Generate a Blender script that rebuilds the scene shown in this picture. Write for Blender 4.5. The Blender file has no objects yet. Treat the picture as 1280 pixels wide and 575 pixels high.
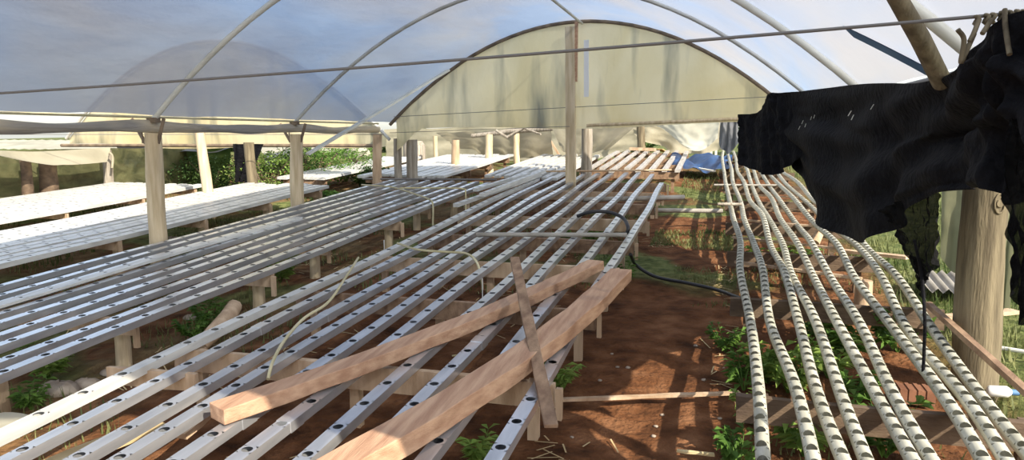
import bpy, math, random
from mathutils import Vector, Matrix, noise
random.seed(7)
COL = bpy.context.scene.collection
PI = math.pi

# ------------------------------------------------------------------ camera
FPX, H = 900.0, 1.73
PITCH = math.atan(122.5/FPX)
YAW = math.atan(255*math.cos(PITCH)/FPX)
S = 0.0521                      # the ground and the benches climb away from the camera
cp, sp, cy, sy = math.cos(PITCH), math.sin(PITCH), math.cos(YAW), math.sin(YAW)
FW = Vector((-sy*cp, cy*cp, -sp)); RT = Vector((cy, sy, 0)); UP = Vector((-sy*sp, cy*sp, cp))
cam_d = bpy.data.cameras.new('camera'); cam = bpy.data.objects.new('camera', cam_d); COL.objects.link(cam)
cam.matrix_world = Matrix(((RT.x, UP.x, -FW.x, 0), (RT.y, UP.y, -FW.y, 0), (RT.z, UP.z, -FW.z, H), (0, 0, 0, 1)))
cam_d.sensor_width = 36; cam_d.lens = 36*FPX/1280; cam_d.clip_start = 0.02; cam_d.clip_end = 500
bpy.context.scene.camera = cam

def ray(u, v):
    return FW + RT*((u-640)/FPX) + UP*((287.5-v)/FPX)
def gp(u, v, h):                # point h above the sloping ground
    d = ray(u, v); k = (H-h)/(S*d.y-d.z); return Vector((d.x*k, d.y*k, H+d.z*k))
def ry(u, v, Y):
    d = ray(u, v); k = Y/d.y; return Vector((d.x*k, Y, H+d.z*k))
def rx(u, v, X):
    d = ray(u, v); k = X/d.x; return Vector((X, d.y*k, H+d.z*k))
def gz(y): return S*y

# ------------------------------------------------------------------ materials
def mat(name, col, rough=0.6, col2=None, scale=4.0, stretch=(1, 1, 1), bump=0.0, bscale=40.0, metal=0.0, contrast=(0.35, 0.65), spec=0.5, detail=5, coord='Object'):
    m = bpy.data.materials.new(name); m.use_nodes = True
    nt = m.node_tree; n = nt.nodes; l = nt.links
    b = n['Principled BSDF']; b.inputs['Base Color'].default_value = (*col, 1)
    b.inputs['Roughness'].default_value = rough; b.inputs['Metallic'].default_value = metal
    b.inputs['Specular IOR Level'].default_value = spec
    tc = n.new('ShaderNodeTexCoord'); mp = n.new('ShaderNodeMapping'); mp.inputs['Scale'].default_value = stretch
    l.new(tc.outputs[coord], mp.inputs['Vector'])
    if col2:
        tx = n.new('ShaderNodeTexNoise'); tx.inputs['Scale'].default_value = scale; tx.inputs['Detail'].default_value = detail
        l.new(mp.outputs[0], tx.inputs['Vector'])
        rp = n.new('ShaderNodeValToRGB'); rp.color_ramp.elements[0].position = contrast[0]; rp.color_ramp.elements[1].position = contrast[1]
        rp.color_ramp.elements[0].color = (*col, 1); rp.color_ramp.elements[1].color = (*col2, 1)
        l.new(tx.outputs['Fac'], rp.inputs['Fac']); l.new(rp.outputs[0], b.inputs['Base Color'])
    if bump:
        t2 = n.new('ShaderNodeTexNoise'); t2.inputs['Scale'].default_value = bscale; t2.inputs['Detail'].default_value = 6
        l.new(mp.outputs[0], t2.inputs['Vector'])
        bp = n.new('ShaderNodeBump'); bp.inputs['Strength'].default_value = bump; bp.inputs['Distance'].default_value = 0.02
        l.new(t2.outputs['Fac'], bp.inputs['Height']); l.new(bp.outputs[0], b.inputs['Normal'])
    return m

def sheet_mat(name, colA, colB, transp, transl, scale=0.6, rough=0.6, spec=0.3, *, tcol=(1, 1, 1), stretch=(1, 1, 1), tvar=0.0, bump=0.0, bscale=6, streak=None, contrast=(0.35, 0.65)):
    """thin plastic or cloth: part clear, part translucent, part diffuse"""
    m = bpy.data.materials.new(name); m.use_nodes = True
    nt = m.node_tree; n = nt.nodes; l = nt.links
    for x in list(n):
        if x.type != 'OUTPUT_MATERIAL': n.remove(x)
    out = n['Material Output']
    tc = n.new('ShaderNodeTexCoord'); mp = n.new('ShaderNodeMapping'); mp.inputs['Scale'].default_value = stretch
    l.new(tc.outputs['Object'], mp.inputs['Vector'])
    tx = n.new('ShaderNodeTexNoise'); tx.inputs['Scale'].default_value = scale; tx.inputs['Detail'].default_value = 6; tx.inputs['Distortion'].default_value = 0.6
    l.new(mp.outputs[0], tx.inputs['Vector'])
    rp = n.new('ShaderNodeValToRGB'); rp.color_ramp.elements[0].position = contrast[0]; rp.color_ramp.elements[1].position = contrast[1]
    rp.color_ramp.elements[0].color = (*colA, 1); rp.color_ramp.elements[1].color = (*colB, 1)
    l.new(tx.outputs['Fac'], rp.inputs['Fac']); colsock = rp.outputs[0]
    if streak:
        mp2 = n.new('ShaderNodeMapping'); mp2.inputs['Scale'].default_value = streak[1]
        l.new(tc.outputs['Object'], mp2.inputs['Vector'])
        t3 = n.new('ShaderNodeTexNoise'); t3.inputs['Scale'].default_value = streak[2]; t3.inputs['Detail'].default_value = 4
        l.new(mp2.outputs[0], t3.inputs['Vector'])
        r3 = n.new('ShaderNodeValToRGB'); r3.color_ramp.elements[0].position = 0.52; r3.color_ramp.elements[1].position = 0.72
        l.new(t3.outputs['Fac'], r3.inputs['Fac'])
        mx = n.new('ShaderNodeMix'); mx.data_type = 'RGBA'
        l.new(r3.outputs[0], mx.inputs[0]); l.new(colsock, mx.inputs[6]); mx.inputs[7].default_value = (*streak[0], 1)
        colsock = mx.outputs[2]
    df = n.new('ShaderNodeBsdfPrincipled'); df.inputs['Roughness'].default_value = rough; df.inputs['Specular IOR Level'].default_value = spec; tl = n.new('ShaderNodeBsdfTranslucent'); tp = n.new('ShaderNodeBsdfTransparent')
    tp.inputs[0].default_value = (*tcol, 1)
    l.new(colsock, df.inputs['Base Color']); l.new(colsock, tl.inputs[0])
    if bump:
        t2 = n.new('ShaderNodeTexNoise'); t2.inputs['Scale'].default_value = bscale; t2.inputs['Detail'].default_value = 4
        l.new(mp.outputs[0], t2.inputs['Vector'])
        bp = n.new('ShaderNodeBump'); bp.inputs['Strength'].default_value = bump; bp.inputs['Distance'].default_value = 0.05
        l.new(t2.outputs['Fac'], bp.inputs['Height']); l.new(bp.outputs[0], df.inputs['Normal']); l.new(bp.outputs[0], tl.inputs['Normal'])
    a = n.new('ShaderNodeMixShader'); a.inputs[0].default_value = transl; l.new(df.outputs[0], a.inputs[1]); l.new(tl.outputs[0], a.inputs[2])
    b = n.new('ShaderNodeMixShader'); b.inputs[0].default_value = transp; l.new(a.outputs[0], b.inputs[1]); l.new(tp.outputs[0], b.inputs[2])
    if tvar:
        t4 = n.new('ShaderNodeTexNoise'); t4.inputs['Scale'].default_value = scale*1.3; t4.inputs['Detail'].default_value = 5
        mp4 = n.new('ShaderNodeMapping'); mp4.inputs['Location'].default_value = (5.2, 1.7, 3.1); mp4.inputs['Scale'].default_value = stretch
        l.new(tc.outputs['Object'], mp4.inputs['Vector']); l.new(mp4.outputs[0], t4.inputs['Vector'])
        mr = n.new('ShaderNodeMapRange'); mr.inputs[1].default_value = 0.35; mr.inputs[2].default_value = 0.65
        mr.inputs[3].default_value = max(0, transp-tvar); mr.inputs[4].default_value = transp+tvar
        l.new(t4.outputs['Fac'], mr.inputs[0]); l.new(mr.outputs[0], b.inputs[0])
    l.new(b.outputs[0], out.inputs[0])
    return m

M = {}
M['channel'] = mat('channel_grey', (0.48, 0.50, 0.53), 0.28, (0.72, 0.73, 0.75), 3.0, (6, 1, 6), 0.04, 60, metal=0.7,  contrast=(0.3, 0.7))
M['channel_white'] = mat('channel_white', (0.46, 0.46, 0.44), 0.4, (0.62, 0.62, 0.59), 3.0, (6, 1, 6))
M['channel_dirty'] = mat('channel_worn', (0.34, 0.32, 0.29), 0.4, (0.52, 0.49, 0.46), 2.5, (5, 1, 5), 0.05, 60)
M['pipe'] = mat('pipe_cream', (0.28, 0.27, 0.20), 0.5, (0.48, 0.47, 0.385), 4.0, (4, 1, 4), 0.05, 50, contrast=(0.25, 0.6))
M['timber'] = mat('timber_orange', (0.36, 0.20, 0.12), 0.7, (0.52, 0.33, 0.21), 5.0, (6, 0.5, 6), 0.25, 30)
M['timber_pale'] = mat('timber_pale', (0.38, 0.26, 0.16), 0.75, (0.58, 0.43, 0.29), 4.0, (3, 3, 0.6), 0.25, 30)
M['timber_brown'] = mat('timber_brown', (0.17, 0.10, 0.06), 0.8, (0.32, 0.21, 0.13), 5.0, (4, 2, 2), 0.25, 30)
M['timber_dark'] = mat('timber_dark', (0.07, 0.045, 0.03), 0.85, (0.16, 0.11, 0.07), 4.0, (1, 3, 3), 0.3, 30)
M['post'] = mat('post_wood', (0.48, 0.37, 0.22), 0.75, (0.68, 0.56, 0.38), 4.0, (5, 5, 0.5), 0.35, 25)
M['post_grey'] = mat('post_grey', (0.20, 0.17, 0.13), 0.85, (0.42, 0.38, 0.32), 5.0, (7, 7, 0.4), 0.5, 25)
M['post_olive'] = mat('post_olive', (0.09, 0.07, 0.04), 0.8, (0.22, 0.18, 0.11), 4.0, (5, 5, 0.6), 0.4, 20)
M['steel'] = mat('steel', (0.40, 0.40, 0.37), 0.45, (0.60, 0.60, 0.55), 3.0, metal=0.2)
M['steel_light'] = mat('arch_white', (0.62, 0.62, 0.55), 0.5, (0.75, 0.75, 0.68), 3.0)
M['cable'] = mat('cable_grey', (0.16, 0.15, 0.14), 0.6)
M['rust'] = mat('rust', (0.12, 0.09, 0.065), 0.8, (0.24, 0.18, 0.12), 8.0)
M['black_plastic'] = mat('black_plastic', (0.025, 0.025, 0.028), 0.45)
M['hose'] = mat('hose_beige', (0.42, 0.37, 0.20), 0.5, (0.58, 0.52, 0.34), 4.0)
M['twine'] = mat('twine_yellow', (0.62, 0.54, 0.28), 0.6)
M['stone'] = mat('stone', (0.26, 0.20, 0.15), 0.9, (0.42, 0.36, 0.29), 9.0, bump=0.3)
M['white'] = mat('white_plastic', (0.80, 0.80, 0.78), 0.4)
M['blue_tarp'] = mat('blue_tarp', (0.01, 0.03, 0.09), 0.5, (0.03, 0.08, 0.20), 3.0)
M['blue_tape'] = mat('blue_tape', (0.10, 0.22, 0.42), 0.6)
M['orange'] = mat('orange_cloth', (0.55, 0.30, 0.10), 0.8, (0.65, 0.55, 0.25), 5.0)
M['brick'] = mat('terracotta', (0.15, 0.06, 0.03), 0.85, (0.24, 0.11, 0.06), 9.0)
M['bark'] = mat('bark', (0.10, 0.07, 0.045), 0.9, (0.20, 0.15, 0.10), 8.0, bump=0.5)
M['concrete'] = mat('concrete', (0.24, 0.22, 0.19), 0.9, (0.38, 0.36, 0.32), 5.0)
M['roof'] = sheet_mat('roof_film', (0.29, 0.39, 0.58), (0.44, 0.43, 0.45), 0.10, 0.50, 0.42, tcol=(0.72, 0.80, 0.92), stretch=(1.6, 0.7, 1), tvar=0.06, bump=0.25, bscale=3.0)  # blue patches painted into the film colour as sky showing through
M['film_roll'] = sheet_mat('film_roll', (0.40, 0.38, 0.36), (0.75, 0.66, 0.50), 0.04, 0.4, 1.5, stretch=(3, .6, 5), bump=0.4)
M['gable'] = sheet_mat('gable_cloth', (0.80, 0.67, 0.36), (0.92, 0.82, 0.55), 0.04, 0.45, 0.9, stretch=(1, 1, .6), bump=0.35, bscale=5, streak=((0.20, 0.20, 0.15), (1.0, 1, 0.16), 2.3))
M['beige_tarp'] = sheet_mat('beige_tarp', (0.36, 0.33, 0.24), (0.52, 0.48, 0.36), 0.0, 0.4, 1.2, bump=0.3)
M['white_tarp'] = sheet_mat('white_tarp', (0.48, 0.47, 0.38), (0.66, 0.65, 0.54), 0.0, 0.4, 1.2, bump=0.2)
M['grey_tarp'] = sheet_mat('grey_tarp', (0.13, 0.14, 0.17), (0.24, 0.25, 0.27), 0.0, 0.25, 1.5)
M['olive_net'] = sheet_mat('olive_net', (0.05, 0.055, 0.025), (0.15, 0.15, 0.07), 0.06, 0.3, 2.6, stretch=(1, 1, 1.4), bump=0.5, bscale=7)
M['green_tarp'] = sheet_mat('green_tarp', (0.20, 0.21, 0.13), (0.33, 0.33, 0.21), 0.0, 0.35, 1.4, bump=0.3)
M['black_cloth'] = sheet_mat('black_cloth', (0.004, 0.004, 0.0055), (0.009, 0.009, 0.011), 0.0, 0.0, 8, 0.8, 0.12, bump=0.5, bscale=25)
M['black_net'] = sheet_mat('black_net', (0.006, 0.006, 0.007), (0.014, 0.014, 0.014), 0.05, 0.0, 30, 1.0, 0.05, bump=0.6, bscale=90)
M['leaf'] = sheet_mat('leaf_green', (0.07, 0.16, 0.025), (0.20, 0.34, 0.07), 0.0, 0.35, 3.0)
M['leaf_light'] = sheet_mat('leaf_light', (0.16, 0.28, 0.05), (0.34, 0.46, 0.12), 0.0, 0.35, 3.0)
M['leaf_dark'] = sheet_mat('leaf_dark', (0.03, 0.07, 0.018), (0.09, 0.15, 0.04), 0.0, 0.25, 2.0)
M['grass'] = sheet_mat('grass_blades', (0.05, 0.09, 0.02), (0.24, 0.25, 0.10), 0.0, 0.3, 1.4)
M['straw'] = mat('straw', (0.45, 0.33, 0.16), 0.9, (0.62, 0.50, 0.28), 6.0)

# ground: red-brown soil with grassy and mossy patches
def ground_mat():
    m = bpy.data.materials.new('soil'); m.use_nodes = True
    nt = m.node_tree; n = nt.nodes; l = nt.links; b = n['Principled BSDF']; b.inputs['Roughness'].default_value = 0.95; b.inputs['Specular IOR Level'].default_value = 0.15
    tc = n.new('ShaderNodeTexCoord')
    def nz(sc, det=6, off=(0, 0, 0)):
        mp = n.new('ShaderNodeMapping'); mp.inputs['Location'].default_value = off; l.new(tc.outputs['Object'], mp.inputs['Vector'])
        t = n.new('ShaderNodeTexNoise'); t.inputs['Scale'].default_value = sc; t.inputs['Detail'].default_value = det; l.new(mp.outputs[0], t.inputs['Vector']); return t.outputs['Fac']
    def ramp(f, els):
        r = n.new('ShaderNodeValToRGB'); cr = r.color_ramp
        cr.elements[0].position = els[0][0]; cr.elements[0].color = (*els[0][1], 1); cr.elements[1].position = els[-1][0]; cr.elements[1].color = (*els[-1][1], 1)
        for p_, c_ in els[1:-1]:
            e = cr.elements.new(p_); e.color = (*c_, 1)
        l.new(f, r.inputs['Fac']); return r.outputs[0]
    soil = ramp(nz(5, 10), [(0.30, (0.05, 0.021, 0.009)), (0.5, (0.14, 0.058, 0.024)), (0.72, (0.24, 0.115, 0.055))])
    green = ramp(nz(9, 8), [(0.3, (0.05, 0.075, 0.02)), (0.7, (0.20, 0.22, 0.08))])
    tan = ramp(nz(7, 8, (3, 2, 1)), [(0.3, (0.11, 0.07, 0.03)), (0.7, (0.27, 0.20, 0.10))])
    def maprange(f, a, b_, c, d):
        r = n.new('ShaderNodeMapRange'); r.inputs[1].default_value = a; r.inputs[2].default_value = b_; r.inputs[3].default_value = c; r.inputs[4].default_value = d; l.new(f, r.inputs[0]); return r.outputs[0]
    def math_(op, a, b_):
        r = n.new('ShaderNodeMath'); r.operation = op; r.use_clamp = True
        for i, x in enumerate((a, b_)):
            if isinstance(x, (int, float)): r.inputs[i].default_value = x
            else: l.new(x, r.inputs[i])
        return r.outputs[0]
    sx = n.new('ShaderNodeSeparateXYZ'); l.new(tc.outputs['Object'], sx.inputs[0])
    outside = math_('MAXIMUM', maprange(sx.outputs[0], 1.35, 1.75, 0, 1), maprange(sx.outputs[1], 16, 20, 0, 1))
    left = maprange(sx.outputs[0], -3.1, -3.8, 0, 0.75)
    patch = maprange(nz(0.9, 4), 0.50, 0.60, 0, 1)
    tanf = math_('MULTIPLY', left, maprange(nz(1.3, 4, (7, 7, 0)), 0.40, 0.55, 0, 1))
    mossband = math_('MULTIPLY', maprange(sx.outputs[1], 6.2, 7.2, 0, 1), patch)
    grf = math_('MAXIMUM', outside, math_('MULTIPLY', math_('MAXIMUM', left, mossband), patch))
    def mix(f, a, b_):
        r = n.new('ShaderNodeMix'); r.data_type = 'RGBA'; l.new(f, r.inputs[0]); l.new(a, r.inputs[6]); l.new(b_, r.inputs[7]); return r.outputs[2]
    c = mix(tanf, soil, tan); c = mix(grf, c, green); l.new(c, b.inputs['Base Color'])
    bp = n.new('ShaderNodeBump'); bp.inputs['Strength'].default_value = 0.9; bp.inputs['Distance'].default_value = 0.04
    l.new(nz(22, 12), bp.inputs['Height']); l.new(bp.outputs[0], b.inputs['Normal'])
    return m
M['soil'] = ground_mat()

# ------------------------------------------------------------------ mesh builder
class MB:
    def __init__(s): s.v = []; s.f = []; s.smooth = set()
    def add(s, vs, fs, smooth=False):
        o = len(s.v); s.v += [tuple(x) for x in vs]
        for f in fs:
            if smooth: s.smooth.add(len(s.f))
            s.f.append(tuple(i+o for i in f))
    def box(s, a, b):
        x0, y0, z0 = a; x1, y1, z1 = b
        s.add([(x0, y0, z0), (x1, y0, z0), (x1, y1, z0), (x0, y1, z0), (x0, y0, z1), (x1, y0, z1), (x1, y1, z1), (x0, y1, z1)],
              [(0, 3, 2, 1), (4, 5, 6, 7), (0, 1, 5, 4), (1, 2, 6, 5), (2, 3, 7, 6), (3, 0, 4, 7)])
    def beam(s, p, q, w, t, up=Vector((0, 0, 1)), rough=0.0, seg=1):
        """rectangular bar from p to q, width w, thickness t, slightly irregular"""
        p = Vector(p); q = Vector(q); d = (q-p).normalized(); side = d.cross(up).normalized(); u = side.cross(d).normalized()
        vs = []; fs = []
        for i in range(seg+1):
            c = p.lerp(q, i/seg)
            for (a, b) in ((-1, -1), (1, -1), (1, 1), (-1, 1)):
                j = Vector((random.uniform(-1, 1), random.uniform(-1, 1), random.uniform(-1, 1)))*rough
                vs.append(c+side*(a*w/2)+u*(b*t/2)+j)
        for i in range(seg):
            o = i*4
            for k in range(4):
                fs.append((o+k, o+(k+1) % 4, o+4+(k+1) % 4, o+4+k))
        fs.append((3, 2, 1, 0)); o = seg*4; fs.append((o, o+1, o+2, o+3)); s.add(vs, fs)
    def tube(s, pts, r, n=10, cap=True, rough=0.0, flat=1.0):
        pts = [Vector(p) for p in pts]; rs = r if isinstance(r, (list, tuple)) else [r]*len(pts)
        vs = []; fs = []; prev = None
        for i, p in enumerate(pts):
            d = (pts[min(i+1, len(pts)-1)]-pts[max(i-1, 0)]).normalized()
            if prev is None:
                a = Vector((0, 0, 1)) if abs(d.z) < 0.9 else Vector((1, 0, 0)); u = d.cross(a).normalized()
            else:
                u = (prev-d*prev.dot(d)).normalized()
            prev = u; w = d.cross(u)
            for k in range(n):
                t = 2*PI*k/n; rr = rs[i]*(1+random.uniform(-rough, rough))
                vs.append(p+u*(rr*math.cos(t))+w*(rr*flat*math.sin(t)))
        for i in range(len(pts)-1):
            for k in range(n):
                fs.append((i*n+k, i*n+(k+1) % n, (i+1)*n+(k+1) % n, (i+1)*n+k))
        s.add(vs, fs, True)
        if cap: s.add(vs[:n], [tuple(range(n-1, -1, -1))]); s.add(vs[-n:], [tuple(range(n))])
    def grid(s, fn, nu, nv, smooth=True):
        vs = [fn(i/nu, j/nv) for i in range(nu+1) for j in range(nv+1)]
        fs = [(i*(nv+1)+j, (i+1)*(nv+1)+j, (i+1)*(nv+1)+j+1, i*(nv+1)+j+1) for i in range(nu) for j in range(nv)]
        s.add(vs, fs, smooth)
    def build(s, name, m, parent=None, loc=None):
        me = bpy.data.meshes.new(name); vs = s.v
        if loc is not None: vs = [(a-loc[0], b-loc[1], c-loc[2]) for a, b, c in vs]
        me.from_pydata(vs, [], s.f); me.materials.append(m)
        if s.smooth:
            for i in s.smooth: me.polygons[i].use_smooth = True
        me.update()
        o = bpy.data.objects.new(name, me); COL.objects.link(o)
        if parent: o.parent = parent
        if loc is not None: o.location = loc
        return o

def tag(o, label=None, cat=None, group=None, kind=None):
    if label: o['label'] = label
    if cat: o['category'] = cat
    if group: o['group'] = group
    if kind: o['kind'] = kind
    return o
def empty(name, loc=(0, 0, 0), rz=0):
    o = bpy.data.objects.new(name, None); COL.objects.link(o); o.location = loc; o.rotation_euler = (0, 0, rz); o.empty_display_size = 0.1
    return o
def catmull(pts, n=8):
    pts = [Vector(p) for p in pts]; out = []
    P = [pts[0]*2-pts[1]]+pts+[pts[-1]*2-pts[-2]]
    for i in range(1, len(P)-2):
        for k in range(n):
            t = k/n; a, b, c, d = P[i-1:i+3]
            out.append(0.5*((2*b)+(c-a)*t+(2*a-5*b+4*c-d)*t*t+(3*b-a-3*c+d)*t**3))
    out.append(pts[-1]); return out
ORD = ['first', 'second', 'third', 'fourth', 'fifth', 'sixth', 'seventh', 'eighth', 'ninth', 'tenth', 'eleventh', 'twelfth']

# ------------------------------------------------------------------ ground
def hill(x, y):
    z = S*min(y, 19)+0.0*x
    z += 0.06*noise.noise(Vector((x*0.5, y*0.5, 0)))+0.03*noise.noise(Vector((x*1.7, y*1.7, 3)))
    z += 0.018*noise.noise(Vector((x*6, y*6, 7)))
    if x > 1.5: z += min(0.12, (x-1.5)*0.12)
    if x < -11: z += min(.1, (-11-x)*0.05)
    if y > 19: z += (y-19)*0.012
    return z-0.03
g = MB()
xs = [-45, -35, -26, -20, -16, -13]+[-11+0.25*i for i in range(28)]+[-4+0.08*i for i in range(88)]+[3.1+0.4*i for i in range(8)]+[8, 12, 20, 30]
ys = [-4, -2, -1, 0, 0.6]+[1+0.08*i for i in range(100)]+[9+0.25*i for i in range(40)]+[20, 23, 28, 35, 45, 60]
g.add([(x, y, hill(x, y)) for x in xs for y in ys], [(i*len(ys)+j, (i+1)*len(ys)+j, (i+1)*len(ys)+j+1, i*len(ys)+j+1) for i in range(len(xs)-1) for j in range(len(ys)-1)], True)
tag(g.build('floor', M['soil']), kind='structure')

# ------------------------------------------------------------------ greenhouse shell
XC, HS, ZE, RISE = -2.05, 3.27, 1.85, 1.57
def arch_z(x): return ZE+RISE*(1-((x-XC)/HS)**2)
XR = 1.07; XL = XC-HS
def arch_pts(y, n=28, dz=0.0, x0=XL, x1=XR):
    return [(x0+(x1-x0)*i/n, y, arch_z(x0+(x1-x0)*i/n)+dz) for i in range(n+1)]
roof = MB()
def roof_fn(a, b):
    x = XL+(XR-XL)*a; q = min(1, max(0, -x/0.6)); y0 = 1.0-0.62*q*q*(3-2*q); y = y0+(11.55-y0)*b  # unseen front edge brought forward left of the ridge to shade the left bench
    k = (y-0.97)/2.48; sag = 0.035*(0.5-0.5*math.cos(2*PI*k))*(1-abs(2*a-1)**2)
    z = arch_z(x)+0.045-sag+0.02*noise.noise(Vector((x*1.3, y*1.0, 0)))+0.007*noise.noise(Vector((x*5, y*3, 2)))
    return (x, y, z)
roof.grid(roof_fn, 60, 90)
tag(roof.build('ceiling', M['roof']), kind='structure')
ARCHY = [1.04, 3.45, 5.93, 8.41]
desc = ['steel roof arch at the open front of the greenhouse, above the camera', 'pale steel roof arch nearest the black cloth, coming down at the top right',
        'white-taped steel roof arch landing on the nearest left wooden post', 'steel roof arch landing on the second left wooden post']
for y, d in zip(ARCHY, desc):
    a = empty('roof_arch', (XC, y, ZE)); tag(a, d, 'roof arch', 'steel arches carrying the plastic roof')
    m = MB(); m.tube([(x-XC, 0, z-ZE) for x, _, z in arch_pts(y)], 0.022 if y > 6 else 0.027, 10)
    m.build('arch_tube', M['steel'] if y > 8 else M['steel_light'], a)
    if y > 1:
        for sx in (XL,):
            k = MB(); k.box((sx-XC-0.05, -0.04, -0.03), (sx-XC+0.05, 0.04, 0.02)); k.build('foot_clamp', M['rust'], a)
# gable arch and its cloth
YG = 11.3
ga = MB(); ga.tube(arch_pts(YG, 30), 0.028, 10)
tag(ga.build('roof_arch', M['rust']), 'dark curved arch framing the top of the beige end cloth', 'roof arch', 'steel arches carrying the plastic roof')
pu = MB(); pu.tube([(XC, 1.05, arch_z(XC)-0.03), (XC, YG, arch_z(XC)-0.03)], 0.02, 8)
tag(pu.build('ridge_pipe', M['steel']), 'straight grey ridge pipe running under the top of the plastic roof', 'pipe')
gb = MB()
def gable_fn(a, b):
    x = XL+0.1+(XR-XL-0.1)*a
    zt = arch_z(x)-0.01; zb = 1.76+0.10*a+(0.03*math.sin(9*a))
    if x < XL+0.55: zb -= 0.35*(1-(x-XL)/0.55)+0.06*abs(math.sin(x*40))
    z = zb+(max(zt-zb, 0.02))*b
    y = YG+0.03+0.03*math.sin(x*5+z*2)+0.05*noise.noise(Vector((x*1.2, z*1.2, 0)))
    return (x, y, z)
gb.grid(gable_fn, 90, 24)
tag(gb.build('wall_far', M['gable']), kind='structure')
# hem pole along the lower edge
h = MB(); h.tube([(-1.95, YG-0.03, 1.83), (1.0, YG-0.03, 1.95)], 0.025, 8)
tag(h.build('hem_pole', M['post']), 'pale pole along the lower edge of the end cloth, right of the tall post', 'pole')
# the valley gutter film on the left, hanging in a sagging band
gu = MB()
def gut_fn(a, b):
    y = 0.97+(10.9-0.97)*a; t = 2*PI*b
    sag = 0.022*math.sin((y-0.97)/2.48*PI)**2
    r1 = 0.045+0.012*math.sin(y*3.1); r2 = 0.05+0.02*noise.noise(Vector((y*1.1, 0, 4)))+0.008*math.sin(3*t+y*4)
    return (XL-0.03+r1*math.cos(t), y, 1.83-sag-0.03+r2*math.sin(t)-0.0025*y)
gu.grid(gut_fn, 120, 14)
tag(gu.build('rolled_film', M['film_roll']), 'long sagging roll of plastic film in the valley above the left posts', 'plastic film')
gr = MB(); gr.tube([(XL-0.02, 0.97, 1.885), (XL-0.02, 10.9, 1.865)], 0.014, 6)
tag(gr.build('valley_wire', M['hose']), 'thin ochre cord stretched above the left plastic roll', 'cord')
# right eave pipe with a dark fold of cloth
ev = MB(); ev.tube([(XR+0.03, 0.97, arch_z(XR)+0.0), (XR+0.03, 11.3, arch_z(XR)+0.02)], 0.026, 10)
tag(ev.build('eave_pipe', M['cable']), 'dark eave pipe along the right edge of the plastic roof', 'pipe')

# blue mark on the roof, right
def roofhit(u, v):
    d = ray(u, v); lo = 0.5
    t = 1.0
    while t < 30:
        P = Vector((0, 0, H))+d*t
        if P.z > arch_z(P.x) or P.x > XR: return P
        t += 0.01
    return P
A = roofhit(1060, 37); B = roofhit(1160, 87)
st = MB()
pts = [A.lerp(B, i/12) for i in range(13)]
dd = (B-A).normalized(); sd = Vector((-dd.y, dd.x, 0)).normalized()
top = []
for i, p in enumerate(pts):
    for s_ in (-1, 1):
        q = p+sd*(0.045*s_); q.z = arch_z(q.x)-0.012; top.append(q)
for q in list(top): top.append(q+Vector((0, 0, 0.006)))
nn = 26
fs = [(2*i, 2*i+1, 2*i+3, 2*i+2) for i in range(12)]+[(nn+2*i, nn+2*i+2, nn+2*i+3, nn+2*i+1) for i in range(12)]
st.add(top, fs); tag(st.build('blue_strip', M['blue_tape']), 'blue strip stuck across the plastic roof at the upper right', 'strip')

# wires
def wire(name, p, q, r, label, m='cable', sag=0.0, cat='wire', group=None):
    w = MB(); p = Vector(p); q = Vector(q)
    pts = [p.lerp(q, i/24)-Vector((0, 0, sag*4*(i/24)*(1-i/24))) for i in range(25)]
    w.tube(pts, r, 6); return tag(w.build(name, M[m]), label, cat, group)
wire('steel_cable', (XL+0.5, 2.75, 1.87), (1.0, 2.75, 2.115), 0.0065, 'dark steel cable stretched right across the greenhouse, holding the black cloth', sag=0.02, cat='cable')
wire('wire_line', ry(492, 146, 11.15), ry(960, 121, 11.15), 0.005, 'thin wire across the middle of the beige end cloth')
wire('wire_line', ry(487, 166, 11.1), ry(712, 158, 11.1), 0.005, 'thin wire along the lower left edge of the beige end cloth')
wire('wire_line', ry(0, 168, 8.2), ry(480, 168, 10.7), 0.006, 'long thin wire running behind the tops of the left wooden posts')

# ------------------------------------------------------------------ posts
def round_post(p0, p1, r, m, label, brackets=False, group=None, knots=0, name='wooden_post', bow=0.0):
    p0 = Vector(p0); p1 = Vector(p1); e = empty(name, p0)
    b = MB(); n = 14
    pts = []; rs = []
    for i in range(n+1):
        t = i/n; c = p0.lerp(p1, t)-p0; c.x += bow*math.sin(PI*t)+0.006*math.sin(7*t+p0.x); pts.append(c); rs.append(r*(1.04-0.10*t)*(1+0.03*math.sin(11*t+p0.y)))
    b.tube(pts, rs, 14, rough=0.025)
    b.build('post_shaft', M[m], e)
    if brackets:
        t = p1-p0
        for s_ in (-1, 1):
            k = MB(); k.beam(t+Vector((s_*0.075, -.02, -0.10)), t+Vector((-.03+s_*0.19, -.02, 0.14)), 0.035, 0.012, Vector((0, 1, 0))); k.build('bracket', M['rust'], e)
        k = MB(); k.tube([t+Vector((-0.04, -r-0.01, -0.1)), t+Vector((-0.04, -r-0.01, 0.12))], 0.008, 6); k.build('tie_rod', M['rust'], e)
    for i in range(knots):
        a = -PI/2+random.uniform(-0.9, 0.5); t = (0.30+0.33*i)
        c = (p1-p0)*t+Vector((math.cos(a)*r*0.95, math.sin(a)*r*0.95, 0))
        k = MB(); ring = []
        for q in range(13):
            w = 2*PI*q/12; ring.append(c+Vector((-math.sin(a)*math.cos(w)*0.03, math.cos(a)*math.cos(w)*0.03, math.sin(w)*0.055)))
        k.tube(ring, 0.006, 6, cap=False); k.tube([c-Vector((math.cos(a), math.sin(a), 0))*.02, c+Vector((math.cos(a), math.sin(a), 0))*.006], [.03, .02], 10)
        k.build('knot', M['post_olive'], e)
    return tag(e, label, 'post', group)
PG = 'wooden posts under the left valley'
round_post((-5.36, 5.93, hill(-5.36, 5.93)-.05), (-5.34, 5.93, 1.72), 0.085, 'post', 'thick pale wooden post nearest on the left, between the first two benches', True, PG, 0)
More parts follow.
